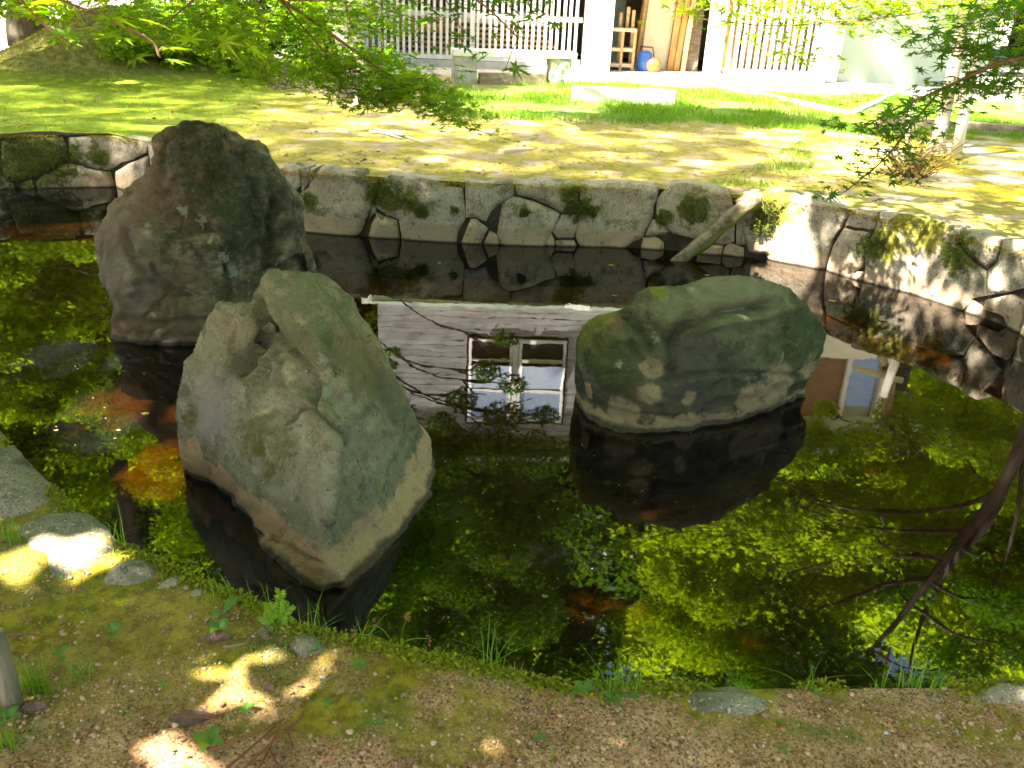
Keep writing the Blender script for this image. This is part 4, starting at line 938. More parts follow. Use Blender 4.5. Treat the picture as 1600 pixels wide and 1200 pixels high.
# ------------------------------------------------------------------ stone bench, kerb blocks
def rough_block(name, c, s, rotz, mat, parent=None, seed=0, amp=.015, sub=5):
    bm = bmesh.new(); bmesh.ops.create_cube(bm, size=1); bmesh.ops.subdivide_edges(bm, edges=bm.edges, cuts=sub, use_grid_fill=True)
    for v in bm.verts:
        v.co = Vector((v.co.x*s[0], v.co.y*s[1], v.co.z*s[2])); q = v.co*6+Vector((seed, 0, 0))
        v.co += v.co.normalized()*amp*noise.fractal(q, 1, 2, 3)
    bmesh.ops.bevel(bm, geom=[e for e in bm.edges if e.calc_face_angle(0) > .9], offset=.012, segments=2, affect='EDGES')
    o = bm_obj(name, bm, mat, parent); o.location = c; o.rotation_euler = (0, 0, rotz); return o
b1, b2 = atz(724, 133, .53), atz(872, 136, .53); ctr = (b1+b2)/2; ang = math.atan2((b2-b1).y, (b2-b1).x)
bench = empty('stone_bench', (0, 0, 0), 'low bench of two rough stone blocks carrying a pale slab before the lattice', 'bench')
for p, sd in ((b1, 1), (b2, 4)): rough_block('leg', (p.x, p.y+.15, .53+.22), (.40, .34, .52), ang, M['concrete'], bench, sd, .03)
L_ = (b2-b1).length
rough_block('slab', (ctr.x+.03, ctr.y+.17, .53+.48+.055), (L_+.5, .40, .11), ang, M['plaster'], bench, 9, .01)
def blk(name, pa, pb, h, wd, mat, label, cat, lift=.0, seed=0):
    a = atz(*pa, .54); b = atz(*pb, .54); c_ = (a+b)/2; d_ = b-a
    o = rough_block(name, (c_.x, c_.y+wd/2, gz(c_.x, c_.y)+h/2+lift-.03), (d_.length, wd, h), math.atan2(d_.y, d_.x), mat, None, seed, .012); tag(o, label, cat); return o
blk('kerb_block', (748, 133), (852, 135), .22, .18, M['old_wood'], 'dark low sill block in the grass under the stone bench', 'block', seed=2)
blk('kerb_block', (893, 158), (1056, 166), .24, .32, M['concrete'], 'long low pale stone block lying in the grass right of the bench', 'block', seed=3)
blk('kerb_block', (1100, 132), (1330, 182), .08, .10, M['concrete'], 'thin stone kerb running diagonally through the grass to the right', 'kerb', seed=5)
blk('kerb_block', (1332, 182), (1420, 140), .08, .10, M['concrete'], 'thin stone kerb turning back towards the plastered wing', 'kerb', seed=6)
blk('kerb_block', (428, 142), (640, 163), .2, .12, M['old_wood'], 'mossy front edging of the raised bed behind the pale trunk', 'edging', seed=7)
blk('kerb_block', (424, 140), (455, 112), .2, .10, M['old_wood'], 'short side edging of the raised bed on its left', 'edging', seed=8)
blk('log_edging', (1375, 198), (1475, 205), .16, .2, M['old_wood'], 'left log of the low edging behind the propped maple', 'log', seed=11)
blk('log_edging', (1482, 206), (1660, 216), .16, .2, M['old_wood'], 'right log of the low edging, near the picture\'s right side', 'log', seed=12)
blk('wood_block', (782, 240), (832, 236), .06, .12, M['plywood'], 'short pale wooden block lying on the moss behind the wall', 'block', seed=13)
# low rail at the right
rl = empty('low_rail', (0, 0, 0), 'pale low timber rail on short posts at the far right', 'rail'); a = atz(1490, 165, .54); b = atz(1700, 178, .54)
o = box('rail_bar', ((a.x+b.x)/2, (a.y+b.y)/2, 1.0), ((b-a).length, .12, .14), M['white_wood'], rl, Matrix.Rotation(math.atan2((b-a).y, (b-a).x), 3, 'Z'))
for f_ in (.05, .5, .95): p = a.lerp(b, f_); box('post', (p.x, p.y, .72), (.14, .14, .44), M['old_wood'], rl)

# fallen log propped on the wall
lg = Tubes(); pA = WF.point(*WF.hit(1058, 378), .30); pA.z = -.05; pB = WF.point(*WF.hit(1172, 312), .07); pB.z = .50
lp = [pA.lerp(pB, i/10)+Vector((0, 0, .015*math.sin(i))) for i in range(-1, 12)]
lg.add(lp, [.062+.006*math.sin(i*1.7) for i in range(13)], 12, .25)
k = Mat('mossy_log', .9, .2); c = k.mix(k.step(k.noise(12, 6, .7), .4, .6), (.07, .055, .03), (.16, .13, .085)); c = k.mix(k.step(k.math('ADD', k.normal(2), k.math('MULTIPLY', k.noise(6, 4), .8)), .55, .2), c, (.13, .15, .015)); k.color(c); k.bump(k.noise(40, 5), .6, .01); M['log'] = k.m
tag(lg.build('fallen_log', M['log']), 'mossy log slanting from the water up to the top of the stone wall', 'log')

# ------------------------------------------------------------------ trees
def crown_mesh(name, centers, radii, n, size, mat, parent, shape='quad', flat=.6, tilt=.9):
    return leaves(name, clump_pts(centers, radii, n, flat), size, shape, mat, parent, tilt)
def blobs(c, r, n, rr, flat=.8):
    """n clump centres spread over an ellipsoid"""
    out = []
    for i in range(n):
        d = Vector(rng.normal(size=3)).normalized()*random.uniform(.35, 1)
        out.append((c[0]+d.x*r[0], c[1]+d.y*r[1], c[2]+d.z*r[2]))
    return out, [random.uniform(*rr) for _ in range(n)]
def tree(name, label, trunk, rads, cl, rad, n, size, lm, bm_='bark', group=None, flat=.6, shape='quad', limb=8, tilt=.9, cat='tree'):
    root = empty(name, (0, 0, 0), label, cat, group)
    T = Tubes(); P = smooth_path(trunk, 5); R = np.interp(np.linspace(0, 1, len(P)), np.linspace(0, 1, len(rads)), rads); T.add(P, list(R), 10, .15)
    T.build('trunk', M[bm_], root)
    T = Tubes(); idx = np.argsort(rng.random(len(cl)))[:limb]
    for i in idx:
        c_ = Vector(cl[i]); j = min(range(len(P)//3, len(P)), key=lambda q: (P[q]-c_).length+.6*max(0, P[q].z-c_.z)); s_ = P[j]
        mid = s_.lerp(c_, .5)+Vector((0, 0, .12*(c_-s_).length)); path = smooth_path([s_, mid, c_], 4); r0 = min(R[j]*.6, .03+.012*(c_-s_).length)*(.22 if bm_ == 'barkpale' else 1)
        T.add(path, list(np.linspace(r0, .012, len(path))), 6, .2)
        for q in range(3):
            e = c_+Vector(rng.normal(size=3))*rad[i]*.6; T.add([path[-3], path[-3].lerp(e, .5)+Vector((0, 0, .1)), e], [.014, .01, .005], 4)
    T.build('limbs', M['barkdark' if bm_ == 'barkpale' else bm_], root)
    crown_mesh('crown', cl, rad, n, size, M[lm], root, shape, flat, tilt); return root
def copy_tree(o, loc, rz, sc, label, group):
    c = o.copy(); col.objects.link(c); c.location = loc; c.rotation_euler = (0, 0, rz); c.scale = (sc,)*3; c['label'] = label; c['group'] = group
    for ch in [x for x in bpy.data.objects if x.parent == o]:
        d = ch.copy(); col.objects.link(d); d.parent = c
    return c
# tall trees beyond the building: three built, the rest copies
G3 = 'tall trees behind the building'
def back_tree(lab, lm, n, hh_, rx, size, conif=False):
    cl = []; rd = []
    if conif:
        for i in range(60):
            f = random.random(); z = 3+f*(hh_-3); w_ = rx*(1-f)*.9+.5; a = random.uniform(0, 2*PI); q = random.uniform(.3, 1)*w_
            cl.append((q*math.cos(a), q*math.sin(a), z)); rd.append(random.uniform(.7, 1.3))
    else: cl, rd = blobs((0, 0, hh_*.56), (rx, rx*.8, hh_*.44), 46, (1.0, 2.2))
    return tree('conifer_tree' if conif else 'broadleaf_tree', lab, [(0, 0, 0), (.2, 0, hh_*.3), (0, .2, hh_*.6), (0, 0, hh_*.95)], [.38, .3, .2, .05], cl, rd, n, size, lm, 'barkdark', G3, .7, limb=22)
GL = 'tall broadleaf tree beyond the building, its crown mirrored on the pond'
t1 = back_tree(GL, 'green', 60000, 22, 5.5, .24); t1.location = (-10, 31, .5)
t2 = back_tree(GL, 'yellowgreen', 60000, 20, 5.5, .24); t2.location = (9.5, 29, .5)
t3 = back_tree('dark conifer beyond the building, mirrored between the two front boulders', 'conifer', 60000, 27, 4.2, .22, True); t3.location = (3.2, 27.5, .5)
GC = 'dark conifer standing beyond the building among broadleaf trees'
for i, (src, x_, y_, s_) in enumerate([(t1, 0, 30, 1.35), (t2, 16, 28, 1.3), (t2, 22, 25, 1.15), (t3, -4, 33, 1.2), (t2, -17, 27, 1.25), (t1, -24, 24, 1.2), (t2, -3.5, 28, 1.25), (t3, 13, 35, 1.1), (t1, 7, 36, 1.25), (t2, -12, 37, 1.3), (t2, 28, 20, .9), (t2, -22, 34, 1.2), (t2, 19, 36, 1.3), (t2, 5.5, 31, 1.35), (t2, 2, 38, 1.5), (t1, -6, 38, 1.3), (t2, 27, 30, 1.2)]):
    copy_tree(src, (x_, y_, .5), random.uniform(0, 6), s_, GC if src is t3 else GL, G3 if src is not t3 else 'dark conifers beyond the building')
ORD = ['first', 'second', 'third', 'fourth', 'fifth', 'sixth', 'seventh', 'eighth', 'ninth', 'tenth', 'eleventh', 'twelfth', 'thirteenth', 'fourteenth', 'fifteenth', 'sixteenth', 'seventeenth', 'eighteenth', 'nineteenth']
for i, o in enumerate(sorted([o for o in bpy.data.objects if o.get('group') == G3 and o.get('label') == GL], key=lambda o: o.location.x/o.location.y)):
    o['label'] = 'tall broadleaf tree of the wood behind the building, %s from the left' % ORD[i]
for i, o in enumerate(sorted([o for o in bpy.data.objects if o.get('label') == GC], key=lambda o: o.location.x)): o['label'] = ('dark conifer in the wood behind the building, to the left of the roof', 'dark conifer in the wood behind the building, right of the roof')[i]
# left middle distance trees
cl, rd = blobs((-9.5, 16, 6.0), (3.4, 2.6, 3.0), 34, (.6, 1.2)); tree('maple_tree', 'bright green maple at the left behind the mossy mound, crown above the picture', [(-9.0, 16.5, .6), (-9.0, 16.4, 3), (-9.5, 16, 6), (-9.4, 16, 8.5)], [.2, .16, .1, .04], cl, rd, 50000, .13, 'yellowgreen', limb=22)
cl, rd = blobs((-5.8, 14.5, 5.6), (2.4, 2.2, 2.6), 26, (.5, 1.1)); cl += [tuple(refl(x_, y_, 12.4+random.random())) for x_ in range(-20, 170, 38) for y_ in range(385, 640, 42)]; rd += [.38]*35; rd = rd[:len(cl)]; cl = cl[:len(rd)]; tree('maple_tree', 'green maple between the mound and the pale leaning trunk', [(-6.2, 16.8, .6), (-6.1, 16, 3), (-5.8, 14.8, 5.5), (-5.8, 14.5, 7.5)], [.16, .12, .08, .03], cl, rd, 52000, .11, 'yellowgreen', limb=26)
# cedar on the mound
tree('cedar_tree', 'brown cedar trunk rising from the mossy mound at the upper left', [(-8.25, 15.3, .9), (-8.2, 15.3, 2.2), (-8.1, 15.4, 6), (-8, 15.5, 12)], [.36, .27, .22, .12], *blobs((-8, 15.5, 11), (1.6, 1.6, 2.5), 14, (.6, 1.1)), 16000, .12, 'conifer', limb=8)
# pale leaning maple in the middle left: trunk visible, crown mirrored in the middle of the pond
tb_ = atz(577, 160, .56); Yt = tb_.y
tp = [tb_+Vector((0, 0, -.1)), aty(572, 130, Yt+.02), aty(545, 60, Yt), aty(524, 5, Yt-.05), aty(512, -40, Yt-.1), Vector((-3.0, Yt-.3, 4.2)), Vector((-3.1, Yt-.5, 6.4)), Vector((-2.4, Yt-.9, 8.8))]
cl = [tuple(refl(px, py, Y)) for px, py, Y in [(790, 530, 10.5), (760, 580, 10.6), (720, 625, 10.8), (690, 660, 10.6), (800, 600, 10.4), (850, 650, 10.6), (790, 650, 10.8), (700, 690, 11), (615, 550, 11), (612, 570, 11), (760, 700, 10.6), (840, 710, 10.4), (690, 720, 10.6), (800, 760, 11), (730, 790, 10.6), (860, 800, 10.8),
      (690, 830, 10.8), (780, 850, 10.5), (720, 900, 10.8), (840, 880, 10.8), (660, 780, 11), (650, 700, 11.2), (780, 930, 11), (700, 980, 11), (820, 960, 10.6), (620, 640, 11.4), (600, 900, 11), (560, 950, 11), (640, 1000, 11)]]
rd = [.18, .22, .25, .25, .22, .22, .35, .42, .12, .12, .5, .5, .5, .6, .6, .55, .6, .6, .65, .6, .5, .45, .7, .7, .7, .3, .7, .7, .7]
tree('maple_tree', 'pale leaning maple trunk with mossy foot left of the lattice', tp, [.25, .20, .185, .18, .18, .13, .08, .03], cl, rd, 36000, .08, 'green', 'barkpale', limb=26, shape='maple5', tilt=.7)
# propped maple on the right
Yp = 10.9
p0 = atz(1462, 240, .55); tp = [p0+Vector((0, 0, -.1)), aty(1470, 200, Yp+.1), aty(1484, 140, Yp), aty(1500, 60, Yp-.1), aty(1512, 0, Yp-.1), refl(1392, 600, Yp), refl(1378, 680, Yp), refl(1380, 780, Yp), refl(1380, 860, Yp)]
cl = [tuple(refl(px, py, Y)) for px, py, Y in [(1300, 700, 10.6), (1350, 690, 10.4), (1420, 650, 11), (1480, 640, 11.4), (1540, 660, 11.2), (1590, 690, 11), (1460, 600, 11.8), (1500, 590, 12), (1550, 610, 12), (1410, 720, 10.8), (1350, 760, 10.6), (1290, 780, 10.4), (1230, 760, 10.6), (1240, 720, 10.4), (1180, 800, 10.4), (1110, 850, 10.4),
      (1200, 860, 10.2), (1290, 850, 10.2), (1380, 820, 10.4), (1450, 780, 10.8), (1520, 740, 11), (1590, 780, 11), (1050, 900, 10.2), (1120, 930, 10), (1210, 930, 10), (1300, 920, 10), (1030, 970, 10.2), (1100, 1000, 10), (1180, 1010, 10), (1650, 700, 11), (1660, 800, 11), (1040, 850, 10.6), (1270, 670, 10.8), (1290, 640, 11.4), (1480, 700, 10.2), (1560, 720, 10), (1500, 830, 10.2), (1590, 860, 10), (1440, 840, 10.2), (1380, 740, 10.2), (1540, 900, 10), (1600, 640, 10.4), (1330, 900, 10), (1260, 800, 10)]]
rd = [.4, .4, .5, .5, .55, .5, .35, .3, .4, .5, .55, .5, .4, .35, .5, .5, .6, .6, .6, .6, .6, .7, .5, .6, .6, .6, .5, .6, .6, .7, .7, .35, .25, .2, .35, .4, .4, .45, .35, .3, .4, .4, .35, .3]
mt = tree('maple_tree', 'thin pale maple trunk on the right, held by timber props', tp, [.10, .085, .075, .07, .065, .06, .05, .04, .02], cl, rd, 52000, .092, 'yellowgreen', 'barkpale', limb=30, shape='maple5', tilt=.7)
prop = empty('tree_prop', (0, 0, 0), 'whitish timber prop of two posts and a crossbar steadying the right maple', 'prop')
T = Tubes(); zt = 2.6; a = atz(1493, 246, .55); b = atz(1416, 250, .55)
T.add([a, aty(1506, 180, a.y), aty(1518, 110, a.y-.05), aty(1530, 30, a.y-.1), aty(1540, -40, a.y-.1)], [.062, .06, .058, .055, .05], 10, .1); T.build('post', M['white_wood'], prop)
T = Tubes(); T.add([b, aty(1424, 170, b.y), aty(1432, 140, b.y)], [.035, .033, .03], 8, .1); T.build('post', M['white_wood'], prop)
T = Tubes(); T.add([refl(1335, 575, 10.8), refl(1410, 595, 10.7)], [.045, .045], 8, .1); T.build('crossbar', M['white_wood'], prop)
# dark leaning double trunk at the right edge, seen in the mirror image
LT = 9.3
tp = [(8.4, 8.4, .4), (8.2, 8.7, 1.6), tuple(refl(1680, 560, LT)), tuple(refl(1600, 690, LT)), tuple(refl(1560, 770, LT)), tuple(refl(1480, 870, LT)), tuple(refl(1410, 960, LT)), tuple(refl(1350, 1030, LT))]
cl = [tuple(refl(px, py, Y)) for px, py, Y in [(1560, 930, 9.6), (1600, 1000, 9.6), (1500, 1040, 9.8), (1400, 900, 10), (1560, 850, 10), (1280, 1000, 9.6), (1200, 1060, 9.6), (1640, 880, 9.6), (1340, 1080, 9.6), (1100, 1080, 10), (1250, 1100, 10), (1450, 1100, 10), (1560, 1110, 10), (1000, 1100, 10.4)]]
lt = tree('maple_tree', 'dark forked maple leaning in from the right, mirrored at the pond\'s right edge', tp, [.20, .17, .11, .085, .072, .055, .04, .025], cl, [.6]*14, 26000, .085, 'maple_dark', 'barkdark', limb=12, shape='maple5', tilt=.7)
T = Tubes()
for path in ([(1575, 745), (1540, 820), (1480, 890), (1440, 970), (1420, 1050)], [(1480, 870), (1400, 868), (1300, 880), (1200, 905)], [(1450, 905), (1380, 915), (1280, 950), (1180, 970)], [(1560, 770), (1500, 790), (1420, 800), (1300, 790), (1200, 740)], [(1600, 690), (1590, 800), (1560, 900), (1500, 960)], [(1520, 830), (1430, 830), (1330, 820), (1240, 790)]):
    P = smooth_path([refl(a_, b_, LT+.15*i) for i, (a_, b_) in enumerate(path)], 4); T.add(P, list(np.linspace(.075 if path[0] == (1575, 745) else .035, .012, len(P))), 7, .2)
T.build('limbs', M['barkdark'], lt)

# shrubs on the far left, hiding the foot of the wood
def shrub(label, c, r, n, size, lm, k_=14, shape='quad', rr=(.2, .42)):
    root = empty('shrub', (0, 0, 0), label, 'shrub'); cl_, rd_ = blobs(c, r, k_, rr); leaves('foliage', clump_pts(cl_, rd_, n, .8), size, shape, M[lm], root, 1.0)
    T = Tubes()
    for q in cl_: T.add([(c[0]+random.uniform(-.1, .1), c[1], gz(c[0], c[1])-.05), ((c[0]+q[0])/2, (c[1]+q[1])/2, q[2]*.55+.25), q], [.02, .014, .006], 5)
    T.build('stems', M['twig'], root); return root
def gpt(px, py): return atz(px, py, .55)
shrub('dark glossy shrub at the left edge, before the bright gap', (-9.6, 13.6, 1.35), (1.3, .8, .8), 7000, .12, 'shrubdark', 16)
shrub('dark shrub climbing behind the mossy mound at the left edge', (-11.2, 16.2, 2.0), (1.6, .9, 1.1), 8000, .14, 'shrubdark', 16)
shrub('bright yellow green bush on the slope right of the mound', (-5.9, 14.4, 1.25), (.8, .6, .55), 9000, .085, 'maple', 16)
shrub('light green bush with its lowest twigs over the path', (-4.9, 15.2, 1.2), (.9, .7, .65), 9000, .085, 'yellowgreen', 16)
shrub('shaded green bush behind the raised bed', (-3.7, 17.0, 1.4), (1.0, .6, .8), 8000, .09, 'green', 16)
shrub('leafy bush in front of the left corner of the storehouse', (-3.3, 14.6, 1.9), (.5, .5, .5), 2600, .08, 'yellowgreen', 10)
shrub('green bush under the maple behind the raised bed', (-5.3, 18.0, 1.5), (1.3, .6, .9), 7000, .10, 'green', 16)
o = shrub('low twiggy reddish bush on the bank above the right wall', (3.9, 8.9, .75), (.35, .25, .16), 700, .05, 'drygrass', 22)
T = Tubes()
for i in range(60):
    a = random.uniform(0, 2*PI); r_ = random.uniform(.05, .5); h_ = random.uniform(.15, .5); b_ = Vector((3.9+.1*math.cos(a), 8.9+.1*math.sin(a), .5)); e = b_+Vector((r_*math.cos(a), r_*math.sin(a), h_)); T.add([b_, b_.lerp(e, .5)+Vector((0, 0, .05)), e], [.006, .004, .002], 3)
T.build('stems', M['reddry'], o)
# far plastered garden wall catching the sun at the left
o = box('garden_wall', (-14.5, 20.5, 1.4), (9, .25, 2.6), M['plaster'], None, Matrix.Rotation(.25, 3, 'Z')); tag(o, 'sunlit white garden wall glimpsed through the shrubs at the upper left', 'wall')

# ------------------------------------------------------------------ overhanging maple sprays
def spray(name, label, limbs, polys, lm, size, bark='twig', tilt=.5, anchor=None):
    root = empty(name, (0, 0, 0), label, 'branch'); T = Tubes(); LP = []
    for L, r0 in limbs:
        P = smooth_path([aty(*q) for q in L], 5); T.add(P, list(np.linspace(r0*.65, .003, len(P))), 6, .2); LP += P
    pts = []
    for poly, n, Y0, Y1 in polys:
        xs = [p[0] for p in poly]; ys = [p[1] for p in poly]; c_ = 0
        while c_ < n:
            # leaves come in small flat groups
            px, py = random.uniform(min(xs), max(xs)), random.uniform(min(ys), max(ys))
            if not in_poly((px, py), poly): continue
            base = aty(px, py, random.uniform(Y0, Y1)); near = min(LP, key=lambda q: (q-base).length)
            if (near-base).length > .45: continue
            T.add([near, near.lerp(base, .5)+Vector((0, 0, .008)), base], [.0028, .002, .0012], 3); LP += [near.lerp(base, .5), base]
            for _ in range(random.randint(4, 8)): pts.append(base+Vector((random.gauss(0, 1)*size*1.3, random.gauss(0, 1)*size*1.3, random.gauss(0, 1)*size*.25))); c_ += 1
    T.build('twigs', M[bark], root); leaves('leaves', pts, size, 'maple', M[lm], root, tilt); return root
spray('maple_branch', 'maple branch hanging across the upper left, tip near the stone bench', 
      [([(150, -200, 4.2), (330, -60, 4.5), (440, 0, 4.7), (520, 55, 4.9), (600, 112, 5.1), (670, 150, 5.2), (712, 176, 5.3)], .022), ([(440, 0, 4.7), (480, 50, 4.8), (530, 100, 5), (600, 125, 5.1)], .010), ([(450, 0, 4.7), (560, 5, 4.9), (650, 30, 5.1)], .008), ([(330, -60, 4.5), (300, 0, 4.6), (240, 50, 4.8)], .01)],
      [([(500, 60), (600, 80), (690, 130), (735, 190), (700, 190), (640, 165), (560, 170), (530, 140), (470, 90)], 1900, 4.9, 5.5), ([(330, -30), (560, -20), (640, 20), (600, 60), (520, 60), (420, 60), (300, 50)], 1500, 4.6, 5.3), ([(170, 0), (330, 0), (420, 90), (520, 130), (430, 140), (340, 90), (220, 60)], 1500, 4.8, 5.6), ([(690, 170), (745, 190), (730, 215), (700, 200)], 26, 5.2, 5.5), ([(740, 175), (830, 200), (820, 240), (770, 225)], 12, 5.2, 5.6)], 'maple', .075)
spray('maple_branch', 'nearest maple twigs with large leaves in the top left corner',
      [([(-150, -120, 1.9), (0, -40, 2.0), (120, 10, 2.1), (230, 60, 2.2), (250, 90, 2.2)], .008), ([(0, -40, 2.0), (60, 30, 2.1), (110, 70, 2.1)], .004)],
      [([(60, 0), (130, 10), (130, 60), (85, 70)], 9, 2.0, 2.3), ([(-10, -30), (140, -20), (80, 15), (0, 15)], 16, 2.0, 2.3), ([(190, 60), (275, 50), (270, 110), (200, 115)], 9, 2.1, 2.4)], 'maple', .10)
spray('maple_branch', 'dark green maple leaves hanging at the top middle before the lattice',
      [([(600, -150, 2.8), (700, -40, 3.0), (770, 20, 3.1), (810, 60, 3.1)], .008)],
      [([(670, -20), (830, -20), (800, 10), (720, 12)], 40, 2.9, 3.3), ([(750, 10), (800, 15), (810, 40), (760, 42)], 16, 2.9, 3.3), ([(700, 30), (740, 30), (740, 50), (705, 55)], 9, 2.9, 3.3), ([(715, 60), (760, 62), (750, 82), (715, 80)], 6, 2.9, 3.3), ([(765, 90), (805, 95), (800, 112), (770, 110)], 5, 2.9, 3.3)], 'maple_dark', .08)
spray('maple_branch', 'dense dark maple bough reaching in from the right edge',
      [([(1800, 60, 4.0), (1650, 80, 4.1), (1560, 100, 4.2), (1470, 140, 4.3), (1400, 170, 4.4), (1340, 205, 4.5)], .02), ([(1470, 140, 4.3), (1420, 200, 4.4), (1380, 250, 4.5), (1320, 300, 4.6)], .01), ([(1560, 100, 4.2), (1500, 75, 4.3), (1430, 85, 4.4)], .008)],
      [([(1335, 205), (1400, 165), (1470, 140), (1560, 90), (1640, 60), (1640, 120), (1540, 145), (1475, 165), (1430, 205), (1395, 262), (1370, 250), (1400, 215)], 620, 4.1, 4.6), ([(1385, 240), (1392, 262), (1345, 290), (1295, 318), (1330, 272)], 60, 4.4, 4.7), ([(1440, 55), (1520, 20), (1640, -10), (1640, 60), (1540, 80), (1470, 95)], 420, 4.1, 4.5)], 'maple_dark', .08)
spray('maple_branch', 'bright yellow green maple spray before the right lattice',
      [([(1750, -60, 6.6), (1600, -20, 6.5), (1480, 10, 6.4), (1400, 25, 6.3), (1300, 35, 6.2), (1200, 40, 6.1), (1100, 30, 6)], .012), ([(1300, 35, 6.2), (1260, 70, 6.3), (1245, 100, 6.3)], .005), ([(1600, -20, 6.5), (1450, -30, 6.4), (1250, -20, 6.2), (1090, 0, 6)], .010)],
      [([(1060, -10), (1180, -20), (1200, 20), (1130, 45), (1085, 45)], 220, 5.9, 6.3), ([(1180, -20), (1400, -20), (1420, 15), (1300, 55), (1270, 105), (1235, 100), (1200, 50)], 700, 6, 6.5), ([(1400, -20), (1640, -20), (1600, 40), (1450, 50), (1330, 60)], 600, 6, 6.6), ([(1150, 60), (1190, 55), (1180, 80), (1160, 78)], 10, 6, 6.3)], 'yellowgreen', .08)

# ------------------------------------------------------------------ unseen leaf canopy, added and shaped to cast the shade and sun patches
sun_px = [([(275, 1085), (340, 1048), (430, 1012), (462, 1020), (458, 1038), (420, 1058), (310, 1088)], .43), ([(-20, 880), (60, 850), (120, 836), (215, 868), (170, 892), (60, 905), (-40, 918)], .43), ([(180, 1240), (250, 1160), (340, 1150), (400, 1240)], .43),
          ([(172, 705), (295, 680), (300, 790), (235, 785), (180, 750)], -.38), ([(120, 640), (200, 600), (280, 615), (270, 655), (160, 665)], -.38), ([(1000, 790), (1035, 800), (1040, 820), (1000, 805)], -.38), ([(1270, 215), (1440, 225), (1400, 258), (1300, 272)], .55), ([(1180, 350), (1275, 362), (1270, 410), (1195, 400)], .25)]
sun_w = [[(atz(x_, y_, z_)-SUN*(z_-.45)/SUN.z).to_2d() for x_, y_ in P_] for P_, z_ in sun_px]
def lit(poly, Y): sun_w.append([(lambda v: (v-SUN*(v.z-.45)/SUN.z).to_2d())(aty(x_, y_, Y)) for x_, y_ in poly])
lit([(330, -30), (640, -20), (700, 100), (740, 200), (560, 180), (430, 130), (200, 60)], 5.1); lit([(1060, -20), (1640, -20), (1600, 40), (1250, 110), (1060, 60)], 6.2); lit([(0, -30), (280, 0), (280, 120), (60, 80)], 2.2)
N0 = 375000; g = np.stack([rng.uniform(-12, 12.5, N0), rng.uniform(-.6, 21.8, N0)], 1)
p = np.full(N0, 1.0); g0 = g; wv_ = np.array([noise.noise(Vector((a*.9, b*.9, 2))) for a, b in g]); g = g+np.stack([wv_*1.2, wv_*.8*(g[:, 1] > 9)], 1)
p[(g[:, 1] > 7.9)] = .84; p[(g[:, 1] > 10.6)] = .6; p[(g[:, 1] > 12.0) & (g[:, 0] < -1)] = .75; p[(g[:, 1] > 7.9) & (g[:, 0] < -3)] = .80; p[(g[:, 1] > 12.2) & (g[:, 0] > -1)] = .12; p[(g[:, 1] > 10.6) & (g[:, 0] > 2.8)] = .4; p[(g[:, 1] > 12.6) & (g[:, 0] > 2.8)] = .15
rb = (g[:, 0] > 2.3) & (g[:, 1] > 6.0) & (g[:, 1] <= 10.5); p[rb] = .72
rb = (g[:, 0] > 3.0) & (g[:, 1] > 4.0) & (g[:, 1] <= 6.8); p[rb] = .78; p[(g[:, 0] > 7.0) & (g[:, 1] > 19)] = .8; p[(g[:, 0] <= 7.0) & (g[:, 1] > 18.4)] = 0.02
lw = (g[:, 0] < -3.2) & (g[:, 1] > 7.9) & (g[:, 1] < 9.0); p[lw] = .82
nd = (g[:, 1] < 1.75) & (g[:, 0] > .1); p[nd] = 1.0
g = g0
nz = np.array([noise.noise(Vector((a*2.2, b*2.2, 4)))+.5*noise.noise(Vector((a*6, b*6, 9))) for a, b in g])
pc = np.where(p < .99, np.clip(p+nz*.55, 0.02, .98), .995)
for P_ in sun_w:
    for dx_, dy_ in ((0, 0), (.10, 0), (-.10, 0), (0, .09), (0, -.09), (.07, .07), (-.07, -.07), (.07, -.07), (-.07, .07)): pc[in_poly_np(g+np.array([dx_, dy_]), P_)] = 0
acc = rng.random(N0) < -np.log(1-np.minimum(pc, .995))/5.4
g = g[acc]; n_ = len(g); h = rng.uniform(4.2, 8.5, n_); far_ = g[:, 1] > 7.9; h[far_] = rng.uniform(19, 27, far_.sum()); nr_ = g[:, 1] < 2.4; h[nr_] = rng.uniform(3.0, 5.2, nr_.sum())
cp_ = np.stack([g[:, 0]+SUN.x/SUN.z*h, g[:, 1]+SUN.y/SUN.z*h, .45+h], 1)
shade = empty('maple_tree', (0, 0, 0), 'unseen maple added on the near left bank, crown shaped to shade the pond', 'tree')
leaves('crown', cp_, .19, 'quad', M['maple'], shade, .35, var=.2)  # leaves strung along sun rays to throw a chosen shade pattern
T = Tubes(); T.add(smooth_path([(-5.8, 1.0, .3), (-5.6, 1.0, 2.2), (-5.0, 1.2, 4.2), (-4.0, 1.6, 6.0), (-2.5, 2.4, 7.4)], 5), list(np.linspace(.26, .06, 21)), 10, .15); T.build('trunk', M['bark'], shade)
T = Tubes()
for e in [(-7, 4, 6.5), (-3, -2, 6.5), (-1, 1, 7), (0.5, 4, 7.2), (-3, 6, 7), (-6, -1, 6), (2, 2.5, 7.4), (-.5, 6.5, 7.5)]:
    s_ = Vector(random.choice([(-5.0, 1.2, 4.2), (-4.0, 1.6, 6.0)])); e = Vector(e); T.add(smooth_path([s_, s_.lerp(e, .5)+Vector((0, 0, .3)), e], 5), list(np.linspace(.09, .015, 11)), 6, .2)
T.build('limbs', M['bark'], shade)

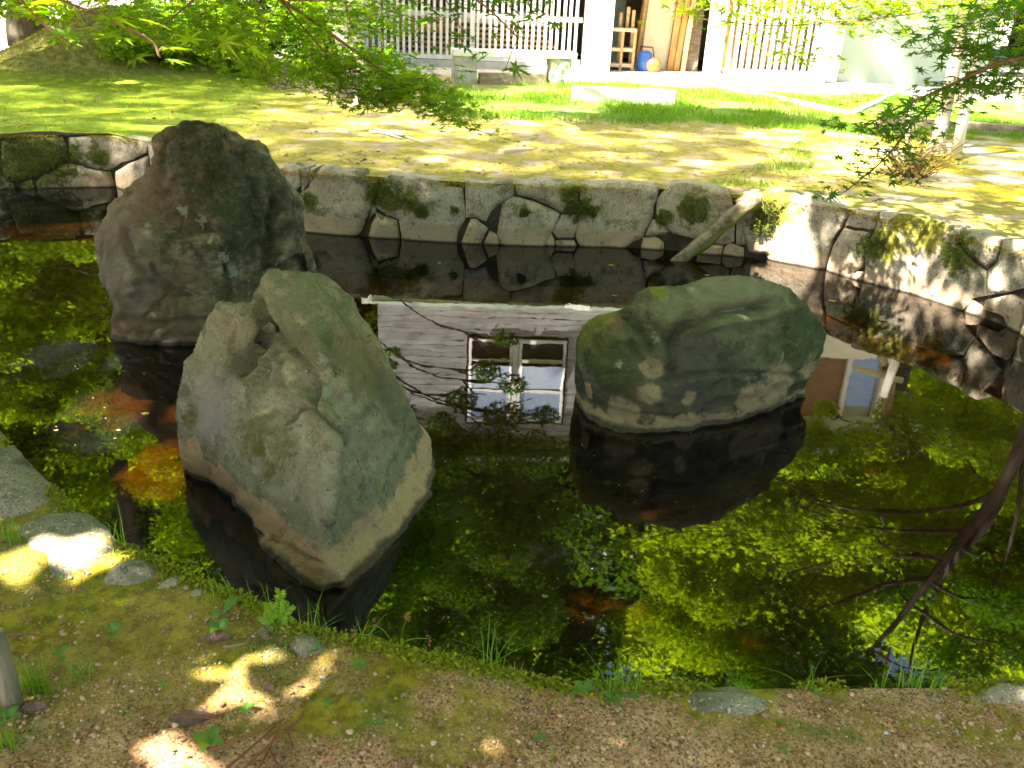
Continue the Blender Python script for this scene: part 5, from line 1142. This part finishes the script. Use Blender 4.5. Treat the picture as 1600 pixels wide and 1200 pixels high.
#==DETAIL==
# ------------------------------------------------------------------ ground cover and small things
def gpos(n, x0, x1, y0, y1, polyw=None, mask=None):
    P = np.stack([rng.uniform(x0, x1, n), rng.uniform(y0, y1, n)], 1); P = P[~in_poly_np(P, POND)]
    if polyw: P = P[in_poly_np(P, polyw)]
    return P
def nz2(P, sc, seed): return np.array([noise.noise(Vector((a*sc, b*sc, seed)))+.5*noise.noise(Vector((a*sc*2.3, b*sc*2.3, seed+5))) for a, b in P])
def gh(P):
    return np.array([gz(a, b)+(.018*noise.fractal(Vector((a, b, gz(a, b)))*5, 1, 2, 4) if .9 < b < 3.3 and abs(a) < 2.6 else 0) for a, b in P])
def blades(name, P, hgt, wid, mat, parent=None, lean=.5, seg=3, zs=None):
    """bent blades standing at P (x, y); returns one mesh"""
    n = len(P); z = gh(P) if zs is None else zs; a = rng.uniform(0, 2*PI, n); l = np.abs(rng.normal(0, lean, n)); h_ = hgt*rng.uniform(.5, 1.25, n); b = a+PI/2+rng.normal(0, .3, n)
    V = np.zeros((n, 2*seg+1, 3)); F_ = []
    for j in range(seg+1):
        t = j/seg; cx = P[:, 0]+np.cos(a)*h_*l*t*t; cy = P[:, 1]+np.sin(a)*h_*l*t*t; cz = z-.01+h_*t*(1-.35*l*t); wj = wid*(1-t*.8)/2
        if j < seg:
            V[:, 2*j, 0] = cx-np.cos(b)*wj; V[:, 2*j, 1] = cy-np.sin(b)*wj; V[:, 2*j, 2] = cz; V[:, 2*j+1, 0] = cx+np.cos(b)*wj; V[:, 2*j+1, 1] = cy+np.sin(b)*wj; V[:, 2*j+1, 2] = cz
        else: V[:, 2*seg, 0] = cx; V[:, 2*seg, 1] = cy; V[:, 2*seg, 2] = cz
    for j in range(seg-1): F_ += [(2*j, 2*j+1, 2*j+3), (2*j, 2*j+3, 2*j+2)]
    F_.append((2*seg-2, 2*seg-1, 2*seg)); Fi = np.array(F_)[None]+(np.arange(n)*(2*seg+1))[:, None, None]
    return mesh_np(name, V.reshape(-1, 3), Fi.reshape(-1, 3), mat, parent)
# pebbles and grit of the near bank
ico = bmesh.new(); bmesh.ops.create_icosphere(ico, subdivisions=1, radius=1); IV = np.array([v.co[:] for v in ico.verts]); IF = np.array([[v.index for v in f.verts] for f in ico.faces]); ico.free()
def pebbles(name, P, size, mat, z=None, flat=.6):
    n = len(P); z = gh(P) if z is None else z; s_ = size*rng.lognormal(0, .45, n); sc = np.stack([rng.uniform(.7, 1.3, n), rng.uniform(.6, 1.1, n), np.full(n, flat)], 1)*s_[:, None]
    a = rng.uniform(0, 2*PI, n); v = IV[None]*sc[:, None]*rng.uniform(.85, 1.15, (n, len(IV), 1)); X_ = v[..., 0]*np.cos(a)[:, None]-v[..., 1]*np.sin(a)[:, None]; Y_ = v[..., 0]*np.sin(a)[:, None]+v[..., 1]*np.cos(a)[:, None]
    V = np.stack([X_+P[:, 0][:, None], Y_+P[:, 1][:, None], v[..., 2]+z[:, None]+s_[:, None]*.25], 2); Fi = IF[None]+(np.arange(n)*len(IV))[:, None, None]
    return mesh_np(name, V.reshape(-1, 3), Fi.reshape(-1, 3), mat)
k = Mat('grit', .85, .3); i_ = k.island(); c = k.mix(i_, (.22, .12, .06), (.54, .36, .24)); c = k.mix(k.step(i_, .985, .99), c, (.50, .48, .44)); c = k.mix(k.step(i_, .06, .05), c, (.40, .16, .06)); k.color(c); M['grit'] = k.m
P = gpos(26000, -1.6, 2.0, 1.2, 2.4); q = nz2(P, 2.2, 1); keep = (rng.random(len(P)) < np.clip(.35-q+.5*(P[:, 0] > 0), .06, 1)); P = P[keep]
tag(pebbles('gravel', P, .0028, M['grit']), 'fine gravel and grit scattered over the near bank', 'gravel', kind='stuff')
P = gpos(170, -1.6, 2.0, 1.2, 2.2); tag(pebbles('pebbles', P, .006, M['grit']), 'larger pebbles lying about on the near bank soil', 'pebbles', kind='stuff')
# moss of the near bank: short dense tufts
P = gpos(420000, -2.6, 2.0, 1.15, 3.3); q = nz2(P, 1.9, 2); edge = np.clip((P[:, 1]-(1.62+.1*np.abs(P[:, 0])))*6, 0, 1)*.5
pr = np.clip(.15+q*1.6+edge+.35*(P[:, 0] < -.2), .02, 1); pr *= np.where((P[:, 0] > .1) & (P[:, 1] < 1.62), .25, 1); P = P[rng.random(len(P)) < pr*.75]
tag(blades('moss_carpet', P, .015, .0040, M['moss'], seg=1, lean=.9), 'low yellow green moss carpet on the near bank', 'moss', kind='stuff')
P = gpos(11000, -2.4, 1.8, 1.15, 2.9); q = nz2(P, 2.6, 8); P = P[rng.random(len(P)) < np.clip(.03+q+.30*(P[:, 0] < -.55), 0, 1)]
tag(blades('short_grass', P, .045, .0030, M['grass'], seg=3, lean=.7), 'thin short grass dotted through the near moss', 'grass', kind='stuff')
# dead leaves and needles
P = gpos(420, -1.8, 1.9, 1.2, 2.5); z = gh(P); tag(leaves('leaf_litter', np.column_stack([P, z+.006]), .022, 'quad', M['litter'], None, .35), 'small dead leaves on the near bank', 'leaf litter', kind='stuff')
P = gpos(3600, -6, 4.5, 7.7, 12.5); q = nz2(P, .9, 5); P = P[q > .12]; z = gh(P); tag(leaves('leaf_litter', np.column_stack([P, z+.008]), .05, 'quad', M['litter'], None, .35), 'dry pale leaves drifted on the moss beyond the wall', 'leaf litter', kind='stuff')
# lawn before the building, bright grass along the ditch at right
P = gpos(60000, -1.2, 7.6, 11.8, 17.6); q = nz2(P, .8, 6); P = P[rng.random(len(P)) < np.clip(.55+q*1.6-np.clip(P[:, 1]-16.6, 0, 1)*.4, 0, 1)]
tag(blades('lawn_grass', P, .11, .013, M['grass'], seg=2, lean=.5), 'bright unmown grass between the moss and the storehouse', 'grass', kind='stuff')
dp_ = [tuple(atz(a, b, .55).to_2d()) for a, b in [(1100, 290), (1170, 265), (1240, 225), (1300, 190), (1360, 190), (1300, 240), (1230, 290), (1150, 300)]]
P = gpos(30000, 1.5, 5.5, 7.8, 14, dp_); q = nz2(P, 1.5, 3); P = P[rng.random(len(P)) < np.clip(.4+q*1.4, 0, 1)]; tag(blades('ditch_weeds', P, .07, .012, M['grass'], seg=2, lean=.8), 'weeds along the shallow ditch behind the right part of the wall', 'weeds', kind='stuff')
P = gpos(90000, -9, 7, 7.6, 13.5); q = nz2(P, 1.1, 12); P = P[rng.random(len(P)) < np.clip(.15+q*1.3+.4*(P[:, 0] < -3), 0, 1)*.7]
M['mossfar'] = leafmat('straw_moss', (.22, .20, .03), (.42, .35, .06), .2, .9)
tag(blades('moss_carpet', P, .022, .012, M['mossfar'], seg=1, lean=.9), 'yellow moss carpet on the ground beyond the stone wall', 'moss', kind='stuff')
M['mounddry'] = leafmat('straw_on_mound', (.10, .085, .025), (.30, .26, .08), .2, .9)
P = gpos(12000, -9.5, -4.8, 13.2, 17.5); P = P[gh(P) > .68]; tag(blades('mound_grass', P, .07, .010, M['mounddry'], seg=2, lean=.9), 'moss and fine grass on the mound at the upper left', 'grass', kind='stuff')
P = gpos(3000, -8, -3, 8.5, 14); q = nz2(P, 1.3, 22); P = P[q > .1]; tag(blades('short_grass', P, .07, .010, M['grass'], seg=2, lean=.7), 'grass tufts in the moss at the far left', 'grass', kind='stuff')
# moss cushions on the lip and face of the far wall
pts = []; sz = []
for i in range(15000):
    u = random.uniform(WF.s[2], smax+.4); 
    if noise.noise(Vector((u*2.2, 0, 7))) < -.12: continue
    z_ = .545-abs(random.gauss(0, .022)); pts.append(WF.point(u, z_, random.uniform(-.06, .04)))
o = leaves('moss_lip', [tuple(p) for p in pts], .017, 'quad', M['mossgold'], wall, 1.2); tag(o, None, None, kind='stuff')
pts = []
for c_, r_, d_ in wall_patches:
    for i in range(int(6000*r_)):
        a = random.uniform(0, 2*PI); q = r_*random.random()**.7; u_ = Vector((math.cos(a)*q, 0, math.sin(a)*q*.8)); p = c_+u_
        if noise.noise(p*9) > -.1 and .02 < p.z < .55: pts.append((p.x, p.y-.012, p.z))
o = leaves('moss_patch', pts, .015, 'quad', M['mossdark'], wall, 1.3); tag(o, None, None, kind='stuff')

pts = []
for i in range(len(NEAR)-1):
    a, b = NEAR[i], NEAR[i+1]
    if a.x < -2.2 or b.x > 2.0: continue
    for _ in range(int((b-a).length*2600)):
        p_ = a.lerp(b, random.random()); m_ = noise.noise(Vector((p_.x*3.1, p_.y*3.1, 31)))
        if m_ < -.05: continue
        f_ = abs(random.gauss(0, 1)); pts.append((p_.x+random.gauss(0, .012), p_.y-.03*f_+.028, NZ+.012+.03*max(0, m_)-.012*random.random()-(.02 if random.random() < .25 else 0)))
tag(leaves('moss_lip', pts, .014, 'quad', M['moss'], None, 1.2), 'bulging green moss along the lip of the near bank', 'moss', kind='stuff')

# grass tufts hanging over the near edge, each its own
def tuft(px, py, n, h, lab, mat='grass', lean=.55, wid=.004, spread=.02):
    c_ = atz(px, py, NZ); r_ = empty('grass_tuft', (0, 0, 0), lab, 'grass tuft', 'grass tufts along the near edge')
    P = np.column_stack([c_.x+rng.normal(0, spread, n), c_.y+rng.normal(0, spread*.6, n)]); zz = np.full(n, NZ-.01)
    blades('blades', P, h, wid, M[mat], r_, lean, 6, zz); return r_
TU = [(185, 845, 12, .13, 'small arching grass tuft on the left bank edge, above the stone tip'), (345, 935, 16, .10, 'short tuft with a seed head left of the mugwort sprig'), (405, 962, 10, .13, 'thin blades rising before the pointed boulder\'s reflection'), (492, 990, 16, .13, 'curving tuft just right of the mugwort sprig'),
      (560, 1006, 14, .11, 'grass tuft left of the small sedge flowers'), (520, 1000, 9, .08, 'low thin blades between two tufts at the dark reflection'), (772, 1052, 22, .17, 'tall upright tuft at the middle of the near edge'), (800, 1062, 8, .10, 'short tuft leaning right beside the tallest middle tuft'), (950, 1092, 20, .19, 'bushy tuft with long blades above the round leaved seedlings'), (985, 1090, 12, .16, 'thin long grass right of the bushy tuft'),
      (1265, 1076, 9, .15, 'spindly tuft with one long blade left of the right moss cushion'), (1370, 1074, 8, .12, 'sparse blades left of the widest right tuft'), (1420, 1074, 20, .15, 'widest tuft on the right part of the near edge'), (1450, 1076, 10, .13, 'blades spreading right at the near edge\'s right'), (20, 850, 40, .12, 'dense grass tuft on the bank at the left edge of the picture'), (60, 1070, 60, .10, 'thick grass around the foot of the wooden stake'), (10, 1170, 30, .13, 'grass clump in the lower left corner'), (125, 1060, 26, .08, 'low grass right of the wooden stake'), (500, 950, 6, .05, 'tiny tuft hidden on the edge right of the stones')]
for t_i in TU: tuft(*t_i[:5])
# sedge with small brown heads
sg = empty('sedge', (0, 0, 0), 'small sedge with three brown flower heads at the middle left edge', 'sedge'); T = Tubes(); hd = []
for (a, b) in [(585, 975), (636, 965), (672, 998), (555, 990)]:
    b0 = atz(620, 1012, NZ); b0.x += random.uniform(-.01, .01); e = aty(a, b, b0.y+.01); T.add(smooth_path([b0, b0.lerp(e, .5)+Vector((0, 0, .015)), e], 4), .0013, 4)
    leaves('flower_head', [tuple(e+Vector(rng.normal(size=3))*.006) for _ in range(9)], .011, 'quad', M['reddry'], sg, 1.2)
T.build('stems', M['grass'], sg); pass
# broad leaved seedlings
def oval(root, c_, d_, L, w_, up=.3):
    V = []; n = 6
    for i in range(n+1):
        t = i/n; ww = w_*math.sin(PI*min(.98, t*.93+.05))**.8*(.25 if i == 0 else 1); p = c_+Vector((d_[0], d_[1], 0))*L*t+Vector((0, 0, up*L*math.sin(t*2.2))); s_ = Vector((-d_[1], d_[0], 0))*ww
        V += [p-s_+Vector((0, 0, .15*ww)), p, p+s_+Vector((0, 0, .15*ww))]
    Fc = []
    for i in range(n):
        for j in range(2): a = 3*i+j; Fc.append((a, a+1, a+4, a+3))
    return mesh_py('leaf', V, Fc, M['broad'], root, True)
SD = [(343, 985, 4, .045, 'broad leaved seedling on the bank near the small stones'), (352, 960, 2, .055, 'single tall plantain leaf beside the stone edging'), (560, 1045, 4, .030, 'round leaved seedling right of the sunlit patch'), (492, 1018, 2, .025, 'small seedling at the upper tip of the sunlit patch'), (910, 1085, 5, .035, 'left of the round leaved seedlings under the bushy tuft'), (955, 1100, 5, .032, 'middle one of the round leaved seedlings under the bushy tuft'), (985, 1098, 3, .03, 'right one of the round leaved seedlings under the bushy tuft'),
      (512, 1105, 4, .02, 'tiny seedling below the sunlit patch'), (385, 1110, 4, .028, 'seedling with paired leaves left of the dry sprig'), (330, 1165, 4, .05, 'pale seedling at the bottom beside the dry cedar sprig'), (590, 1135, 3, .03, 'lone seedling on the bare soil low in the middle'), (845, 1157, 3, .025, 'lone bright seedling on the gravel right of centre'), (252, 1075, 3, .02, 'tiny seedling below the left end of the sunlit patch'), (178, 990, 5, .03, 'seedling in the moss on the left part of the bank'), (1222, 1178, 3, .02, 'small green seedling at the bottom right'), (15, 1120, 4, .04, 'broad leaved weed at the foot of the stake'), (95, 1025, 3, .035, 'long leaved weed right of the wooden stake'), (1275, 1090, 3, .022, 'seedling on the edge next to the pale edging stone')]
for px, py, n, L, lab in SD:
    c_ = atz(px, py, NZ+.012); c_.z = gz(c_.x, c_.y)+.012; r_ = empty('seedling', (0, 0, 0), lab, 'seedling', 'broad leaved seedlings on the near bank'); a0 = random.uniform(0, 6)
    for i in range(n): a = a0+i*2*PI/n+random.uniform(-.3, .3); oval(r_, c_+Vector((0, 0, random.uniform(0, .008))), (math.cos(a), math.sin(a)), L*random.uniform(.7, 1.1), L*.27, random.uniform(.15, .6))
# mugwort sprig: jagged pinnate leaves on a stem
mg = empty('mugwort', (0, 0, 0), 'bright green feathery sprig at the bank edge before the pointed boulder', 'weed'); b0 = atz(432, 985, NZ); T = Tubes(); pts = []; X_ = []; Y_ = []; Z_ = []
for k_, (tx, ty) in enumerate([(438, 925), (420, 945), (452, 948), (412, 965), (448, 966)]):
    e = aty(tx, ty, b0.y-.03+.01*k_); path = smooth_path([b0, b0.lerp(e, .5)+Vector((0, 0, .012)), e], 6); T.add(path, .0012, 4); d_ = (e-b0).normalized(); sd_ = d_.cross(Vector((0, -1, .6))).normalized(); nn = d_.cross(sd_)
    for i, p_ in enumerate(path[4:]):
        for s__ in (-1, 1):
            x_ = (d_*.6+sd_*s__*.8).normalized(); pts.append(tuple(p_)); X_.append(x_); Z_.append(nn); Y_.append(nn.cross(x_))
leaves('leaflets', pts, .022, 'quad', M['grass'], mg, frames=(np.array(X_), np.array(Y_), np.array(Z_))); T.build('stems', M['grass'], mg)
# dry cedar sprig at the bottom
cs = empty('cedar_sprig', (0, 0, 0), 'reddish brown dead cedar sprig lying at the bottom edge', 'sprig'); T = Tubes(); pts = []
def gp(px, py, up=.015): p_ = atz(px, py, NZ); p_.z = gz(p_.x, p_.y)+up; return p_
for path in [[(350, 1215), (400, 1170), (445, 1130)], [(330, 1180), (390, 1160), (430, 1145)], [(400, 1215), (425, 1170), (440, 1140)], [(420, 1180), (440, 1215)], [(445, 1150), (470, 1130), (478, 1108)], [(450, 1150), (458, 1180)], [(380, 1210), (440, 1160), (470, 1150)]]:
    P = smooth_path([gp(*p_, up=.012+.01*random.random()) for p_ in path], 10); T.add(P, list(np.linspace(.0035, .0018, len(P))), 5, .3)
    for p_ in P:
        for _ in range(5): pts.append(tuple(p_+Vector(rng.normal(size=3))*.004))
T.build('stems', M['reddry'], cs); leaves('needles', pts, .012, 'blade', M['reddry'], cs, 1.0)
# wooden stake, bark flakes, twigs
T = Tubes(); a = gp(22, 1106, -.05); b = aty(-6, 995, a.y+.02); T.add([a, a.lerp(b, .5), b], [.024, .023, .022], 12, .1); tag(T.build('wooden_stake', simple('stake_wood', (.17, .15, .09), .85, .3, 6, .5, (8, 8, 1))), 'grey brown round wooden stake leaning at the lower left corner', 'stake')
def twig(name, path, r0, mat, lab, z0=.012):
    T = Tubes(); P = smooth_path([gp(*p_, up=z0) if p_[1] > 690 else (lambda v: Vector((v.x, v.y, gz(v.x, v.y)+.02)))(atz(p_[0], p_[1], .55)) for p_ in path], 5); T.add(P, list(np.linspace(r0, r0*.4, len(P))), 6, .4); tag(T.build(name, mat), lab, 'twig')
twig('twig', [(350, 1018), (385, 1010), (400, 985)], .004, M['litter'], 'short pale twig above the sunlit patch')
twig('twig', [(578, 208), (605, 212), (628, 220)], .02, M['barkpale'], 'short grey stick on the moss, nearer the pale trunk')
twig('twig', [(585, 204), (620, 212), (650, 222), (672, 230)], .014, M['barkpale'], 'longer grey stick on the moss pointing at the wooden block')
twig('twig', [(270, 1125), (320, 1128), (350, 1122)], .005, M['reddry'], 'dark reddish stick on the moss left of the dry sprig')
twig('twig', [(0, 995), (40, 994), (62, 996)], .005, M['reddry'], 'reddish stick against the top of the wooden stake')
twig('twig', [(1580, 1120), (1600, 1150), (1620, 1165)], .003, M['reddry'], 'thin reddish stick at the lower right edge')
def flake(px, py, L, rot, lab, up=.012):
    c_ = gp(px, py, up); V = []; n = 8
    for i in range(n+1):
        t = i/n-.5; ww = L*.22*(1-abs(t*2)**2.2)*(1+.4*noise.noise(Vector((t*4, px, 0)))); V += [Vector((t*L, -ww, 0)), Vector((t*L, ww, .006))]
    V += [v+Vector((0, 0, -.004)) for v in V]; m_ = 2*(n+1); Fc = [(2*i, 2*i+2, 2*i+3, 2*i+1) for i in range(n)]+[(m_+2*i, m_+2*i+1, m_+2*i+3, m_+2*i+2) for i in range(n)]
    o = mesh_py('bark_flake', V, Fc, simple('bark_flake', (.15, .085, .07), .85, .35, 40, .4), None, True); o.location = c_; o.rotation_euler = (random.uniform(-.1, .1), random.uniform(-.1, .1), rot); tag(o, lab, 'bark flake')
flake(340, 1002, .07, .1, 'purplish brown bark flake near the seedling on the bank'); flake(300, 1128, .10, .2, 'brown bark flake left of the dry cedar sprig'); flake(420, 1080, .035, -.3, 'small dark bark flake below the sunlit patch')
flake(55, 1108, .06, .1, 'reddish bark flake just right of the stake\'s foot')
# bits floating on the pond
def floater(px, py, L, lab, mat='litter'):
    c_ = atz(px, py, .004); r_ = random.uniform(0, 3); V = [(L*.5*math.cos(a+r_)*(1 if i % 2 else .7), L*.3*math.sin(a+r_), .002*(i % 2)) for i, a in enumerate(np.linspace(0, 2*PI, 7)[:-1])]
    o = mesh_py('floating_leaf', V, [tuple(range(6))], M[mat]); o.location = c_; tag(o, lab, 'leaf', 'leaves floating on the pond')
for a, b, L, lab, mm in [(228, 646, .05, 'pale yellow leaf floating between the two left boulders', 'drygrass'), (185, 672, .03, 'small leaf floating left of the pale yellow one', 'litter'), (193, 580, .03, 'green leaf floating below the tall boulder\'s left foot', 'grass'), (225, 583, .025, 'small leaf afloat right under the tall boulder', 'litter'), (686, 411, .05, 'green leaf floating before the wall near its middle', 'grass'), (955, 414, .07, 'green leaf afloat left of the ripples', 'grass'), (1105, 430, .05, 'orange leaf afloat beside the ripples', 'litter'),
    (960, 462, .05, 'pale leaf afloat behind the long boulder', 'litter'), (852, 932, .03, 'yellow leaf afloat in the mirrored dark conifer', 'drygrass'), (88, 672, .03, 'brown leaf afloat at the left in the mirrored green', 'litter'), (180, 685, .02, 'tiny pinkish speck afloat left of the orange bottom', 'litter'), (1300, 470, .08, 'orange brown leaf sunk at the foot of the right wall', 'litter'), (1380, 500, .08, 'orange streaked leaf afloat under the right wall', 'litter'), (196, 890, .03, 'brown leaf caught in the tuft at the left bank', 'litter')]: floater(a, b, L, lab, mm)
P = np.array([atz(random.uniform(60, 330), random.uniform(560, 760), 0)[:2] for _ in range(40)]+[atz(random.uniform(1000, 1500), random.uniform(430, 520), 0)[:2] for _ in range(60)]+[atz(random.uniform(650, 1250), random.uniform(700, 1020), 0)[:2] for _ in range(130)]+[atz(random.uniform(450, 1250), random.uniform(385, 700), 0)[:2] for _ in range(120)])
tag(leaves('floating_specks', np.column_stack([P, np.full(len(P), .004)]), .011, 'quad', M['litter'], None, .02), 'tiny scattered specks of pollen and bud scales on the pond', 'specks', kind='stuff')
